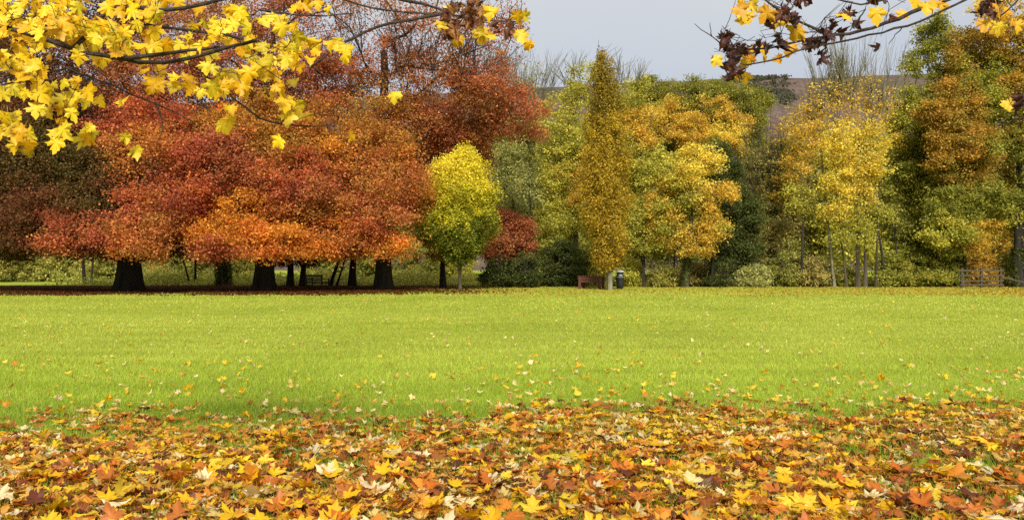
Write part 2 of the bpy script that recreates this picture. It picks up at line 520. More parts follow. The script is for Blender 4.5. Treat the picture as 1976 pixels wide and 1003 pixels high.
def trunk_mesh(pts, r0, r1, flare=.35, roots=5, sides=18, seed=0):
    g = np.random.default_rng(seed)
    pts = np.asarray(pts, float)
    z = np.linspace(0, 1, max(8, len(pts) * 3)) ** 1.5
    tt = np.linspace(0, 1, len(pts))
    p = np.stack([np.interp(z, tt, pts[:, i]) for i in range(3)], -1)
    hgt = np.linalg.norm(p - p[0], axis=1)
    th = np.arange(sides) / sides * 2 * math.pi
    ph = g.uniform(0, 6.3, 3)
    rr = (r0 + (r1 - r0) * z)[:, None] * (1 + .05 * np.sin(3 * th + ph[0])[None] + .04 * np.sin(5 * th + ph[1] + hgt[:, None] * .6))
    lob = .55 + .45 * np.cos(roots * th + ph[2])[None] * np.linspace(.7, 1.3, sides)[None]
    rr = rr + r0 * flare * 2.2 * np.exp(-hgt / (.55 + r0 * .4))[:, None] * lob
    v = np.stack([p[:, 0:1] + rr * np.cos(th), p[:, 1:2] + rr * np.sin(th), np.repeat(p[:, 2:3], sides, 1)], -1)
    v[0, :, 2] -= .12
    return v.reshape(-1, 3), grid_faces(len(p), sides)

def tree(name, label, cat, u, Y, tr, vtop, lobes, leaf=.17, cov=2.6, group=None, lean=0, mat=None, flare=.25,
         ivy=None, twig=.016, rb=None, zsq=.55, rise=.06, tmax=420, jit=.22, names=('trunk', 'branches', 'crown'), roots=5, bare=None, stems=None, ivycol='ivy', prof=None, airy=False, sat=3, bmat=None):
    mat = mat or M_barkm
    if lobes and sat:
        ex = []
        for lb in lobes:
            u_, v_, ru_, rv_, dy_, pal_, d_ = lb[:7]
            if ru_ < 28 or dy_ >= 2: continue
            for _ in range(int(sat)):
                a_ = rng.uniform(0, 6.283); k_ = rng.uniform(.35, .55); e_ = rng.uniform(.7, 1.12)
                p_ = lobes[rng.integers(0, len(lobes))] if rng.random() < .25 else lb
                near = abs(p_[0] - u_) + abs(p_[1] - v_) < 170
                vv_ = v_ + e_ * rv_ * math.sin(a_)
                if vv_ > 488: continue
                if group == BG and vv_ > 270 and u_ + e_ * ru_ * math.cos(a_) + ru_ * k_ > 818: continue
                ex.append((u_ + e_ * ru_ * math.cos(a_), vv_, ru_ * k_ * rng.uniform(.7, 1.2), rv_ * k_ * rng.uniform(.8, 1.4), dy_ + rng.uniform(-1.2, .6), p_[5] if near else pal_, d_ * .9))
        lobes = list(lobes) + ex
    base = np.array([(u - 988) / F * Y, Y, 0.])
    root = empty(name, base)
    tag(root, label, cat, group)
    top = P(u + lean, vtop, Y)
    k = max(4, int(top[2] / .7))
    f = np.linspace(0, 1, k)[:, None]
    wob = np.cumsum(rng.normal(size=(k, 3)) * np.array([.05, .05, 0]), axis=0) * np.minimum(1, f * 2) * min(1, tr * 3)
    pts = base + (top - base) * f + wob
    stemlist = [(pts, tr)]
    for (du, dl, rk) in (stems or []):                      # more stems from the same stool
        b2 = base + np.array([du / F * Y, rng.uniform(-.3, .3), 0]); t2 = P(u + du + dl, vtop + rng.uniform(-10, 30), Y + rng.uniform(-.8, .8))
        stemlist.append((b2 + (t2 - b2) * f + np.cumsum(rng.normal(size=(k, 3)) * np.array([.05, .05, 0]), axis=0) * f, tr * rk))
    nodes = np.concatenate([s[0] for s in stemlist])
    par = np.concatenate([np.concatenate([[-1], np.arange(k - 1) + i * k]) for i in range(len(stemlist))])
    pl = np.tile(np.linalg.norm(pts - base, axis=1) * .5, len(stemlist))
    for (sp, sr) in stemlist:
        v, q = trunk_mesh(sp - base, sr, sr * .42, flare, roots, seed=int(rng.integers(1e6)))
        link(names[0], mk_mesh(names[0], v, [q], smooth=True), mat, root)
    T, fan = [], []
    if lobes or prof:
        C, B, K, T1 = profile_leaves(Y, *prof) if prof else lobe_leaves(Y, lobes, leaf, cov, zsq, jit=jit, beech=group == BG, airy=airy)
        keep = C[:, 2] > .05
        v, q, col = leaf_cards((C - base)[keep], B[keep], leaf, K[keep])
        T.append(T1)
    if bare:                                                # leafless twig fans: (u,v,ru,rv,count)
        for (bu, bv, bru, brv, cnt) in bare:
            nb = max(5, cnt // 7)                            # upright twigs fan out of a few fork points
            fk = P(bu, bv + brv * .6, Y) + rng.normal(size=(nb, 3)) * np.array([bru * .5, bru * .4, brv * .3]) / F * Y
            T.append(fk)
            for j in range(cnt):
                a = fk[rng.integers(0, nb)] + np.array([0, 0, rng.uniform(0, .5)])
                dx = float(np.clip((a[0] - P(bu, 0, Y)[0]) * .4, -.6, .6))
                e = a + np.array([dx + rng.normal(0, bru * .22 / F * Y), rng.normal(0, bru * .3 / F * Y), rng.uniform(.5, 1.15) * brv / F * Y])
                mid = (a + e) / 2 + rng.normal(0, .07, 3) + np.array([-dx * .15, 0, 0])
                fan.append((np.array([a, (a + mid) / 2 + rng.normal(0, .03, 3), mid, (mid + e) / 2 + rng.normal(0, .04, 3), e]), twig * np.array([1.1, .9, .75, .6, .4])))
    T = np.concatenate(T)
    if len(T) > tmax: T = T[rng.permutation(len(T))[:tmax]]
    T = T[T[:, 2] > .3]
    N, PA, PL = skeleton(nodes, par, pl, T, rise=rise)
    bv, bq = branch_mesh(N, PA, len(nodes), rb or tr * .62, twig, .5)
    if fan:
        vs, qs, o_ = [bv], [bq], len(bv)
        for pp, rr_ in fan:
            a_, b_ = tube(pp, rr_, 3); vs.append(a_); qs.append(b_ + o_); o_ += len(a_)
        bv, bq = np.concatenate(vs), np.concatenate(qs)
    if bv is not None:
        link(names[1], mk_mesh(names[1], bv - base, [bq], smooth=True), bmat or mat, root)
    if lobes or prof:
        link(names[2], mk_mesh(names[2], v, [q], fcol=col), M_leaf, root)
    if ivy:                                                 # ivy sleeve: (v_from, v_to, radius m)
        z0, z1, r = CH + (HZ - ivy[0]) / F * Y, CH + (HZ - ivy[1]) / F * Y, ivy[2]
        n = int((z1 - z0) * r * 1800)
        z = rng.uniform(max(z0, .05), z1, n); th = rng.uniform(0, 6.3, n)
        rad = r * (.75 + .3 * rng.random(n)) * (1 + .25 * np.sin(z * 1.7 + 2 * th))
        cx = np.interp(z, pts[:, 2], pts[:, 0]); cy = np.interp(z, pts[:, 2], pts[:, 1])
        c = np.stack([cx + rad * np.cos(th), cy + rad * np.sin(th), z], -1)
        bi = np.stack([np.cos(th), np.sin(th), th * 0 + .2], -1)
        pk = PAL[ivycol]
        v, q, col = leaf_cards(c - base, bi, .13, pk[rng.integers(0, len(pk), n)] * rng.uniform(.6, 1.3, n)[:, None], .8, .6)
        link('ivy', mk_mesh('ivy', v, [q], fcol=col), M_leaf, root)
    return root

BG = 'old copper beeches at the left of the lawn'
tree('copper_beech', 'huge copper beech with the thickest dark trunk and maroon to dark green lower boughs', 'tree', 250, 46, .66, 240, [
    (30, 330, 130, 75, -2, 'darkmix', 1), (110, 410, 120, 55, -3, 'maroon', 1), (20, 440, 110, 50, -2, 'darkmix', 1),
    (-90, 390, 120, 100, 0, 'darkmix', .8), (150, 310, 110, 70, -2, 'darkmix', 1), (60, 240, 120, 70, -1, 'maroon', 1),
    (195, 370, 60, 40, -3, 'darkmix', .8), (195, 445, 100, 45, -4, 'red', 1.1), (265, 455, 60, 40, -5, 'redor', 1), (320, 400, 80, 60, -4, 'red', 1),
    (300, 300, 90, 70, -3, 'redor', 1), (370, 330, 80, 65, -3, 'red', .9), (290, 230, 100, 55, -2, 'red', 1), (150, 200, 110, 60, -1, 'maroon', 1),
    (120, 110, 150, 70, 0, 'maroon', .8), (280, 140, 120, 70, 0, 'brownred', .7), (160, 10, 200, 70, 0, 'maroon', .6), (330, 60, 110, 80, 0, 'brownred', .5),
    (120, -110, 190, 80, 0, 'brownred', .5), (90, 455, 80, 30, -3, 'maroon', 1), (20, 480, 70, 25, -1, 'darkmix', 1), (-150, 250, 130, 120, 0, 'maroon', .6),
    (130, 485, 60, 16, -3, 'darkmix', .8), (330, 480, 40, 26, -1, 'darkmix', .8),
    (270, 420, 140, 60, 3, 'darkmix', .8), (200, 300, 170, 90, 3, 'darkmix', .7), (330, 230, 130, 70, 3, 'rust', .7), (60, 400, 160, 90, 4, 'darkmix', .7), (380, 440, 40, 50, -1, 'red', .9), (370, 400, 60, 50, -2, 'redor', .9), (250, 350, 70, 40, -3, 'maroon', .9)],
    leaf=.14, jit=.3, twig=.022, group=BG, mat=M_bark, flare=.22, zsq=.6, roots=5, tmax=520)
tree('copper_beech', 'orange leaved copper beech whose brown trunk stands just left of the slatted bench', 'tree', 510, 47, .56, 180, [
    (430, 455, 85, 45, -4, 'orange', 1.1), (540, 465, 80, 38, -4, 'orange', 1.1), (405, 480, 45, 24, -5, 'red', 1), (470, 400, 80, 40, -3, 'orange', 1), (585, 400, 70, 45, -3, 'redor', 1),
    (530, 360, 90, 55, -3, 'red', 1), (440, 320, 85, 55, -3, 'brownred', 1), (560, 300, 90, 50, -2, 'rust', 1), (460, 260, 90, 50, -2, 'rust', 1),
    (560, 225, 90, 50, -1, 'rust', .8), (470, 180, 90, 50, 0, 'brownred', .6), (560, 130, 90, 60, 0, 'brownred', .45), (430, 80, 90, 70, 0, 'brownred', .4),
    (540, 40, 110, 60, 0, 'brownred', .35), (480, -60, 130, 60, 0, 'brownred', .35), (590, 340, 50, 35, -3, 'red', 1),
    (500, 400, 150, 70, 3, 'rust', .8), (500, 280, 150, 80, 3, 'rust', .8), (500, 190, 140, 70, 3, 'brownred', .6), (620, 430, 60, 40, -2, 'orange', .9), (610, 380, 50, 40, -2, 'rust', .9)],
    leaf=.14, jit=.3, twig=.022, group=BG, mat=M_bark, flare=.26, zsq=.62, roots=4, tmax=520)
tree('copper_beech', 'tall copper beech with black trunk and open twiggy top, left of the round yellow tree', 'tree', 740, 49, .50, 100, [
    (655, 458, 85, 48, -4, 'redor', 1.1), (758, 470, 54, 34, -4, 'orange', 1), (690, 410, 80, 45, -4, 'red', 1), (745, 350, 95, 50, -3, 'redor', 1), (800, 400, 60, 30, -2, 'rust', .7),
    (650, 335, 75, 55, -3, 'redor', 1), (800, 330, 70, 50, 4, 'red', .9), (765, 320, 40, 40, -2, 'redor', .9), (715, 275, 100, 50, -2, 'rust', 1), (640, 260, 70, 50, -1, 'rust', .9),
    (820, 250, 90, 45, 1, 'brownred', 1), (890, 235, 85, 50, 3, 'brownred', 1), (900, 310, 55, 50, 5, 'brownred', .8),
    (720, 200, 90, 50, 0, 'rust', .6), (840, 180, 90, 50, 0, 'brownred', .45), (960, 185, 75, 42, -1, 'brownred', .8), (985, 235, 55, 40, 0, 'brownred', .8), (930, 120, 75, 45, 0, 'brownred', .32),
    (740, 110, 90, 60, 0, 'brownred', .32), (640, 150, 80, 60, 0, 'brownred', .4), (840, 70, 100, 60, 0, 'brownred', .25), (700, 20, 120, 60, 0, 'brownred', .25),
    (800, -60, 120, 60, 0, 'brownred', .22), (940, 50, 60, 50, 0, 'brownred', .22),
    (730, 400, 120, 70, 3, 'rust', .8), (750, 290, 140, 70, 3, 'rust', .8), (840, 300, 100, 70, 2, 'brownred', .7), (830, 440, 40, 40, 5, 'rust', .6), (700, 470, 60, 26, -3, 'redor', .9), (600, 450, 40, 30, -3, 'orange', .9)],
    leaf=.14, jit=.3, twig=.022, group=BG, mat=M_bark, flare=.28, zsq=.62, roots=5, tmax=900, bare=[(800, 90, 170, 110, 200), (930, 130, 80, 70, 60)])
tree('beech_tree', 'small dark red beech half hidden to the right of the round yellow and green tree', 'tree', 985, 55, .16, 440, [
    (985, 452, 44, 44, 0, 'brownred', 1.3), (955, 478, 32, 26, -1, 'brownred', 1.2), (1005, 470, 26, 30, 0, 'brownred', 1.2), (975, 425, 28, 26, 0, 'brownred', 1.2)], leaf=.16, mat=M_bark)

# ---- the round yellow tree and the narrow column
tree('hornbeam_tree', 'egg shaped young tree with a bright yellow top and green lower half', 'tree', 888, 48, .10, 400, None, leaf=.13, mat=M_barkm, flare=.15, twig=.012, rise=.02,
    prof=([(284, 897, 6), (296, 893, 28), (318, 887, 50), (350, 888, 64), (390, 889, 73), (425, 889, 76), (455, 888, 66), (480, 888, 48), (500, 888, 24), (510, 888, 8)], .13, 42000,
          [(0, 'hornY'), (368, 'hornM'), (424, 'hornG')], 61, .2))
tree('fastigiate_oak', 'tall narrow column shaped tree of ochre leaves with a pale trunk, beside the litter bin', 'tree', 1177, 48, .155, 200, None, leaf=.13, mat=M_barkp, flare=.12, twig=.014, rise=.02,
    prof=([(102, 1162, 3), (112, 1163, 9), (130, 1164, 16), (160, 1166, 23), (210, 1168, 31), (265, 1171, 37), (320, 1171, 44), (370, 1170, 46), (420, 1170, 44), (465, 1172, 38), (500, 1172, 26), (522, 1172, 10)], .13, 44000,
          [(0, 'ochred'), (225, 'ochre')], 71, .32, .4, .35))

# ---- middle background
tree('ash_tree', 'pale grey green tree with a leafless twiggy top behind the red beech boughs', 'tree', 1020, 60, .24, 230, [
    (985, 270, 50, 55, 0, 'greyg', .7), (1030, 330, 55, 60, 0, 'greyg', .8), (975, 350, 45, 60, 0, 'greyg', .8), (1055, 260, 40, 50, 1, 'greyg', .5), (1040, 400, 60, 40, 0, 'greyg', .8), (1000, 180, 60, 40, 0, 'greyg', .12)],
    bmat=M_barkp, airy=True, leaf=.155, ivy=(300, 220, .35), tmax=800, bare=[(1010, 150, 75, 65, 330), (960, 120, 50, 40, 90)], mat=M_barkp, twig=.017)
tree('lime_tree', 'airy yellow green tree rising between the twiggy ash and the narrow column tree', 'tree', 1110, 58, .20, 260, [
    (1105, 190, 45, 36, 0, 'ygreen', .5), (1070, 240, 36, 40, 0, 'ygreen', .45), (1120, 260, 50, 50, 0, 'ygreen', .7), (1080, 310, 55, 45, 0, 'ygreen', .9), (1130, 340, 45, 50, 0, 'gold', .9),
    (1090, 390, 55, 40, 0, 'ygreen', .9), (1075, 430, 50, 30, -1, 'ygreen', .9), (1125, 150, 40, 28, 0, 'ygreen', .5), (1120, 420, 40, 40, 0, 'ygreen', .8)], bmat=M_barkp, airy=True, twig=.024, leaf=.145, bare=[(1110, 130, 60, 35, 60)])
tree('lime_tree', 'airy yellow tree just right of the narrow column tree', 'tree', 1240, 59, .18, 250, [
    (1215, 190, 45, 40, 0, 'ygreen', .6), (1245, 240, 45, 45, 0, 'gold', .8), (1230, 310, 45, 50, 0, 'ygreen', .9), (1260, 350, 50, 45, 0, 'ygreen', .9), (1235, 410, 50, 45, 0, 'ygreen', .9), (1250, 470, 50, 35, 0, 'ygreen', .8)],
    bmat=M_barkp, airy=True, twig=.024, leaf=.145, bare=[(1205, 140, 40, 40, 80)], ivy=(555, 530, .22))
tree('oak_tree', 'large domed olive green tree with golden patches in front of the hill', 'tree', 1370, 66, .45, 280, [
    (1325, 196, 85, 50, 0, 'olive', 1.2), (1405, 204, 78, 54, 0, 'olive', 1.2), (1265, 235, 60, 50, 0, 'greeny', 1.1), (1360, 300, 110, 90, 2, 'olive', .9), (1445, 270, 38, 65, 0, 'olive', 1), (1350, 250, 80, 50, 0, 'olive', 1), (1290, 290, 60, 45, 0, 'olive', 1),
    (1300, 215, 34, 22, -3.5, 'gold', .5), (1385, 205, 34, 20, -3.5, 'gold', .5), (1330, 240, 45, 26, -4, 'gold', .6), (1400, 265, 45, 36, -4.5, 'yellow', 1), (1345, 285, 40, 26, -4, 'gold', .8), (1430, 240, 25, 22, -3.5, 'gold', .8),
    (1450, 350, 40, 60, 0, 'olive', 1), (1390, 330, 60, 50, 0, 'olive', .9)], airy=True, cov=3.6, leaf=.14, mat=M_barkm)
tree('maple_tree', 'loose yellow leaved tree with a dark kinked trunk in front of the domed olive tree', 'tree', 1322, 54, .17, 330, [
    (1290, 330, 60, 38, 0, 'ygreen', .8), (1345, 320, 50, 36, 0, 'yellow', .8), (1380, 375, 36, 28, -1, 'gold', .9), (1320, 390, 60, 38, 0, 'ygreen', .8), (1270, 400, 50, 38, 0, 'ygreen', .7),
    (1300, 450, 60, 35, 0, 'gold', .6), (1375, 425, 32, 22, -1, 'gold', .7), (1350, 470, 36, 26, -1, 'gold', .7), (1250, 460, 40, 34, 0, 'ygreen', .6), (1330, 350, 40, 30, -1, 'yellow', .8)],
    airy=True, twig=.024, leaf=.145, ivy=(556, 470, .24), lean=14)
tree('ivy_clad_tree', 'dark green ivy covered tree standing right of the loose yellow tree', 'tree', 1415, 57, .25, 300, [
    (1400, 350, 38, 45, 0, 'ivy', 1.2), (1425, 400, 45, 45, 0, 'ivy', 1.2), (1400, 450, 40, 45, 0, 'ivy', 1.2), (1430, 480, 40, 50, 0, 'ivy', 1.2), (1395, 515, 36, 32, 0, 'ivy', 1.2), (1385, 300, 26, 34, 0, 'ivy', 1)], leaf=.14)
tree('hawthorn_tree', 'grey brown twiggy tree with few leaves, left of the bright yellow birch', 'tree', 1490, 59, .13, 330, [
    (1480, 330, 55, 60, 0, 'twiggy', .45), (1500, 400, 55, 60, 0, 'twiggy', .6), (1470, 460, 45, 50, 0, 'twiggy', .7), (1520, 270, 45, 50, 0, 'gold', .3), (1510, 360, 40, 40, -1, 'gold', .35), (1500, 300, 40, 40, 0, 'olive', .3)],
    sat=1, airy=True, leaf=.14, tmax=700, bare=[(1480, 300, 60, 100, 260)], ivy=(556, 400, .3), twig=.014)
tree('birch_tree', 'bright yellow multi stemmed birch with a bare twiggy top against the brown hill', 'tree', 1655, 54, .14, 260, [
    (1590, 195, 38, 44, 0, 'gold', .26), (1690, 190, 36, 50, 0, 'gold', .2), (1640, 200, 40, 40, 0, 'gold', .26), (1540, 230, 34, 40, 0, 'gold', .25), (1610, 260, 40, 40, 0, 'yellow', .6), (1660, 250, 40, 40, 0, 'yellow', .45), (1640, 300, 50, 40, 0, 'yellow', .75), (1680, 320, 38, 40, 0, 'yellow', .7), (1625, 350, 40, 36, 0, 'yellow', .75), (1650, 385, 45, 34, 0, 'yellow', .75),
    (1620, 410, 36, 24, 0, 'yellow', .8), (1670, 420, 40, 30, 0, 'ygreen', .7), (1640, 460, 50, 30, 0, 'ygreen', .6), (1690, 270, 34, 40, 0, 'yellow', .5), (1700, 210, 26, 34, 0, 'gold', .2), (1560, 260, 30, 40, 0, 'gold', .3), (1640, 170, 60, 30, 0, 'gold', .1)],
    bmat=M_barkp, sat=1, airy=True, leaf=.145, cov=2.4, stems=[(16, -2, .9), (34, 10, .6), (-20, -30, .5)], tmax=900, bare=[(1600, 140, 44, 75, 130), (1640, 125, 54, 75, 150), (1690, 150, 40, 75, 120)], twig=.022, mat=M_barkm, zsq=.8)
tree('birch_tree', 'slender leaning tree with a long thin grey trunk left of the bright yellow birch', 'tree', 1610, 55, .11, 200, [
    (1560, 240, 34, 44, 0, 'gold', .35), (1545, 310, 34, 40, 0, 'gold', .4), (1600, 330, 26, 40, -.5, 'ygreen', .35), (1560, 390, 40, 40, 0, 'ygreen', .5)], bmat=M_barkp, sat=1, airy=True, leaf=.14, lean=-36, bare=[(1570, 180, 40, 60, 120)], mat=M_barkp, twig=.014)
tree('sycamore_tree', 'tall green sycamore with a narrow leafy peak standing right of the yellow birch', 'tree', 1800, 57, .30, 200, [
    (1810, 85, 34, 42, 0, 'green', .8), (1780, 120, 36, 30, 0, 'green', .8), (1840, 120, 34, 36, 0, 'greeny', .8), (1790, 185, 50, 45, 0, 'green', 1), (1755, 250, 42, 50, 0, 'greeny', 1), (1800, 260, 50, 50, -1, 'green', 1),
    (1745, 320, 40, 50, 0, 'green', 1), (1780, 350, 50, 50, -1, 'green', 1), (1735, 385, 36, 36, 0, 'green', 1), (1790, 430, 50, 40, 0, 'green', 1), (1740, 440, 40, 40, 0, 'olive', 1), (1735, 215, 22, 40, 0, 'yellow', .7), (1720, 280, 20, 40, 0, 'yellow', .6), (1790, 490, 50, 35, 0, 'green', .9)], airy=True, cov=3.6, leaf=.155, ivy=(556, 470, .3), zsq=.7)
tree('sycamore_tree', 'broad sycamore turning orange brown and olive with an ivy dark trunk beside the fence', 'tree', 1852, 55, .24, 240, [
    (1850, 215, 55, 45, -1.5, 'orol', 1), (1900, 150, 60, 50, 0, 'greeny', 1), (1820, 240, 40, 40, -2, 'orol', 1), (1870, 270, 55, 45, -2, 'orol', 1), (1890, 210, 45, 45, -1, 'green', 1), (1900, 90, 50, 45, 0, 'orol', .7),
    (1850, 330, 60, 45, -1, 'orol', .9), (1830, 390, 55, 45, -1, 'green', 1), (1880, 380, 50, 45, -1, 'green', .9), (1820, 450, 50, 35, -1.5, 'ygreen', .9), (1870, 455, 45, 35, -1, 'gold', .7), (1850, 150, 40, 40, 0, 'orol', .8), (1930, 240, 40, 40, 0, 'greeny', .9)],
    airy=True, twig=.024, cov=3.6, leaf=.155, ivy=(557, 430, .33), zsq=.6)
tree('oak_tree', 'large olive and orange tree with thick forked trunk at the right edge', 'tree', 1966, 54, .34, 260, [
    (1960, 80, 60, 50, 0, 'orol', .8), (2020, 140, 80, 60, 0, 'orol', .8), (1960, 190, 50, 45, 0, 'greeny', .9), (1950, 300, 45, 40, 1.5, 'olive', .35), (2000, 260, 60, 50, 0, 'orol', .8), (1930, 350, 40, 36, 1.5, 'orol', .35),
    (1990, 370, 60, 50, 0, 'olive', .8), (1940, 420, 45, 36, 1, 'ygreen', .7), (2010, 450, 60, 45, 0, 'olive', .8), (2080, 300, 90, 120, 0, 'olive', .7), (1960, 20, 60, 40, 0, 'gold', .5), (1930, 130, 45, 40, 1, 'greeny', .8)], airy=True, cov=3.6, leaf=.155, mat=M_bark, zsq=.6, flare=.3, ivy=(556, 480, .4), rb=.26, twig=.03)

# ---- slim dark trunks under and behind the beeches
tree('ivy_clad_tree', 'short thick ivy wrapped trunk between the first and second copper beech', 'tree', 432, 57, .36, 400, [
    (432, 440, 50, 40, 0, 'ivy', 1), (425, 500, 26, 12, 0, 'ivy', .6)], leaf=.17, ivy=(552, 470, .52))
tree('yew_tree', 'dark evergreen with two black trunks directly left of the slatted bench', 'tree', 560, 56, .24, 420, [
    (575, 440, 60, 45, 0, 'ivy', 1.1), (560, 495, 40, 22, 0, 'ivy', 1), (600, 500, 26, 20, 0, 'ivy', .9)], leaf=.16, mat=M_bark, stems=[(24, 4, .9)])
tree('leaning_tree', 'dark forked tree with one upright and one leaning trunk behind the slatted bench', 'tree', 680, 56, .26, 430, [
    (690, 440, 60, 40, 0, 'rust', .8), (660, 480, 30, 14, 0, 'olive', .5)], leaf=.16, mat=M_bark, stems=[(-44, 40, .5), (-30, 40, .3)])
tree('slender_tree', 'thin dark trunk standing just left of the round yellow and green tree', 'tree', 855, 53, .19, 420, [
    (850, 450, 40, 30, 0, 'rust', .9), (858, 500, 30, 12, 0, 'orol', .5)], leaf=.16, mat=M_bark)
tree('slender_tree', 'pair of thin bare stems in a vee under the boughs right of the thickest trunk', 'tree', 377, 60, .10, 470, [
    (370, 470, 45, 20, 0, 'under', .6)], leaf=.16, mat=M_bark, stems=[(-8, -20, .8)], bare=[(365, 500, 36, 20, 26)], flare=.1)
tree('slender_tree', 'thin grey forked stem left of the thickest beech trunk', 'tree', 163, 62, .14, 450, [
    (165, 460, 50, 24, 0, 'under', .7)], leaf=.16, mat=M_barkm, stems=[(14, 6, .7)], flare=.1)

for (u, Y, w, vt, ln, lab, pal) in [
        (1243, 54.5, .10, 430, -6, 'slim dark trunk rising from the hedge right of the litter bin', 'ygreen'),
        (1372, 54.5, .09, 440, 8, 'slim dark trunk rising just left of the dark ivy covered tree', 'gold'),
        (1300, 55.5, .07, 400, 4, 'very thin dark trunk just left of the kinked dark trunk', 'ygreen'),
        (1545, 55, .11, 400, 6, 'dark mossy trunk left of the long leaning grey trunk', 'ygreen'),
        (1712, 54.5, .10, 420, -22, 'dark trunk leaning left, just right of the yellow birch stems', 'ygreen'),
        (1738, 55, .08, 440, -12, 'thin brown trunk leaning left under the tall green sycamore', 'olive'),
        (1036, 57, .08, 380, -14, 'dark bare forked tree right of the small red beech', 'greyg')]:
    vb = HZ + CH / Y * F
    tree('slender_tree', lab, 'tree', u, Y, w, vt, [(u + ln - 12, vt - 20, 30, 22, 0, pal, .5), (u + ln + 14, vt + 5, 26, 20, .4, pal, .5)], airy=True, leaf=.16, mat=M_bark, flare=.12, lean=ln,
         bare=[(u + ln, vt, 34, 40, 30)], group='slim trunks along the wood edge')

# ---- shrubs and hedge
def shrub(label, u, Y, lobes, leaf=.15, cov=2.4, group=None, name='shrub', cat='shrub', bare=None):
    return tree(name, label, cat, u, Y, .05, HZ + (CH - .5) / Y * F, lobes, leaf=leaf, cov=cov, group=group, flare=.1,
                names=('stem', 'branches', 'foliage'), tmax=160, twig=.011, stems=[(6, 14, .8), (-6, -14, .8)], zsq=.8, jit=.16, bare=bare, sat=1)

SB = 'sunlit bushes beyond the copper beeches'
for i, (u, lab, ru, rv, pal) in enumerate([
        (25, 'pale green bush at the far left edge beyond the beeches', 60, 22, 'under'),
        (118, 'pale green bush second from the far left edge beyond the beeches', 60, 26, 'bright'),
        (205, 'pale yellow green bush seen just left of the thickest beech trunk', 50, 28, 'bright'),
        (310, 'bright yellow green bush seen just right of the thickest beech trunk', 55, 30, 'bright'),
        (392, 'bright yellow green bush behind the thin vee of stems', 45, 26, 'bright'),
        (470, 'bright green bush between the ivy wrapped trunk and the second beech', 40, 24, 'bright'),
        (640, 'mottled green bush seen behind the slatted bench', 50, 28, 'bright'),
        (715, 'yellow green bush left of the third beech trunk', 40, 28, 'bright'),
        (795, 'yellow green bush right of the third beech trunk', 45, 30, 'bright'),
        (868, 'yellowish thin bush behind the stem of the round yellow tree', 45, 30, 'ygreen')]):
    Yb = 73 + 2 * math.sin(i * 2.3)
    vb = HZ + CH / Yb * F; rv *= 1.15
    shrub(lab, u, Yb, [(u - ru * .45, vb - rv * .9, ru * .75, rv * 1.2, 0, pal, .8), (u + ru * .45, vb - rv, ru * .75, rv * 1.3, .6, pal, .8), (u, vb - rv * 1.5, ru * .6, rv * 1.1, -.5, pal, .7), (u, vb - rv * .4, ru, rv * .5, -1, pal, .8)],
          leaf=.2, group=SB, cov=2.0)
HG = 'shrubs along the wood edge'
for (u, Y, lab, ru, rv, pal, nm) in [
        (960, 53.5, 'black green evergreen bush under the small red beech', 32, 30, 'ivy', 'evergreen_shrub'),
        (1015, 53.5, 'dark evergreen bush right of the small red beech', 32, 36, 'ivy', 'evergreen_shrub'),
        (1085, 56, 'tall dark bush with brownish leaves behind the red brown bench', 46, 48, 'ivy', 'evergreen_shrub'),
        (1130, 58, 'olive bush partly hidden by the narrow column tree', 36, 36, 'olive', 'shrub'),
        (1217, 56, 'yellow olive bush right beside the litter bin', 26, 30, 'ygreen', 'shrub'),
        (1285, 55, 'low dark green bush with glossy leaves left of the kinked trunk', 34, 20, 'under', 'shrub'),
        (1345, 56, 'thin brown bush right of the kinked trunk', 30, 24, 'twiggy', 'shrub'),
        (1385, 55, 'ivy dark bush under the dark green ivy covered tree', 30, 24, 'ivy', 'evergreen_shrub'),
        (1455, 55, 'pale green low bush left of the ivy wrapped twiggy tree', 36, 22, 'greyg', 'shrub'),
        (1520, 56, 'dense olive bush right of the ivy wrapped twiggy tree', 44, 34, 'under', 'shrub'),
        (1575, 55, 'brown and green bush left of the long leaning trunk', 34, 30, 'twiggy', 'shrub'),
        (1635, 56, 'low green bush between the birch stems', 30, 16, 'olive', 'shrub'),
        (1715, 55, 'broad green bush right of the birch stems', 40, 34, 'green', 'shrub'),
        (1770, 55, 'green and yellow bush under the tall sycamore', 44, 36, 'olive', 'shrub'),
        (1822, 55, 'dark green bush left of the fence', 34, 30, 'green', 'shrub'),
        (1890, 56, 'yellow and tan bush growing behind the wooden fence', 46, 34, 'orol', 'shrub'),
        (1945, 57, 'dark tangled bush behind the right end of the fence', 34, 34, 'under', 'shrub')]:
    vb = HZ + CH / Y * F
    shrub(lab, u, Y, [(u - ru * .4, vb - rv * .8, ru * .65, rv * .85, 0, pal, 1), (u + ru * .4, vb - rv * .9, ru * .65, rv, .4, pal, 1), (u, vb - rv * 1.35, ru * .6, rv * .75, 0, pal, .9), (u, vb - rv * .5, ru * .9, rv * .5, -.7, pal, .8)],
          leaf=.15, group=HG, name=nm, bare=[(u, vb - rv * 1.2, ru, rv, 30)])

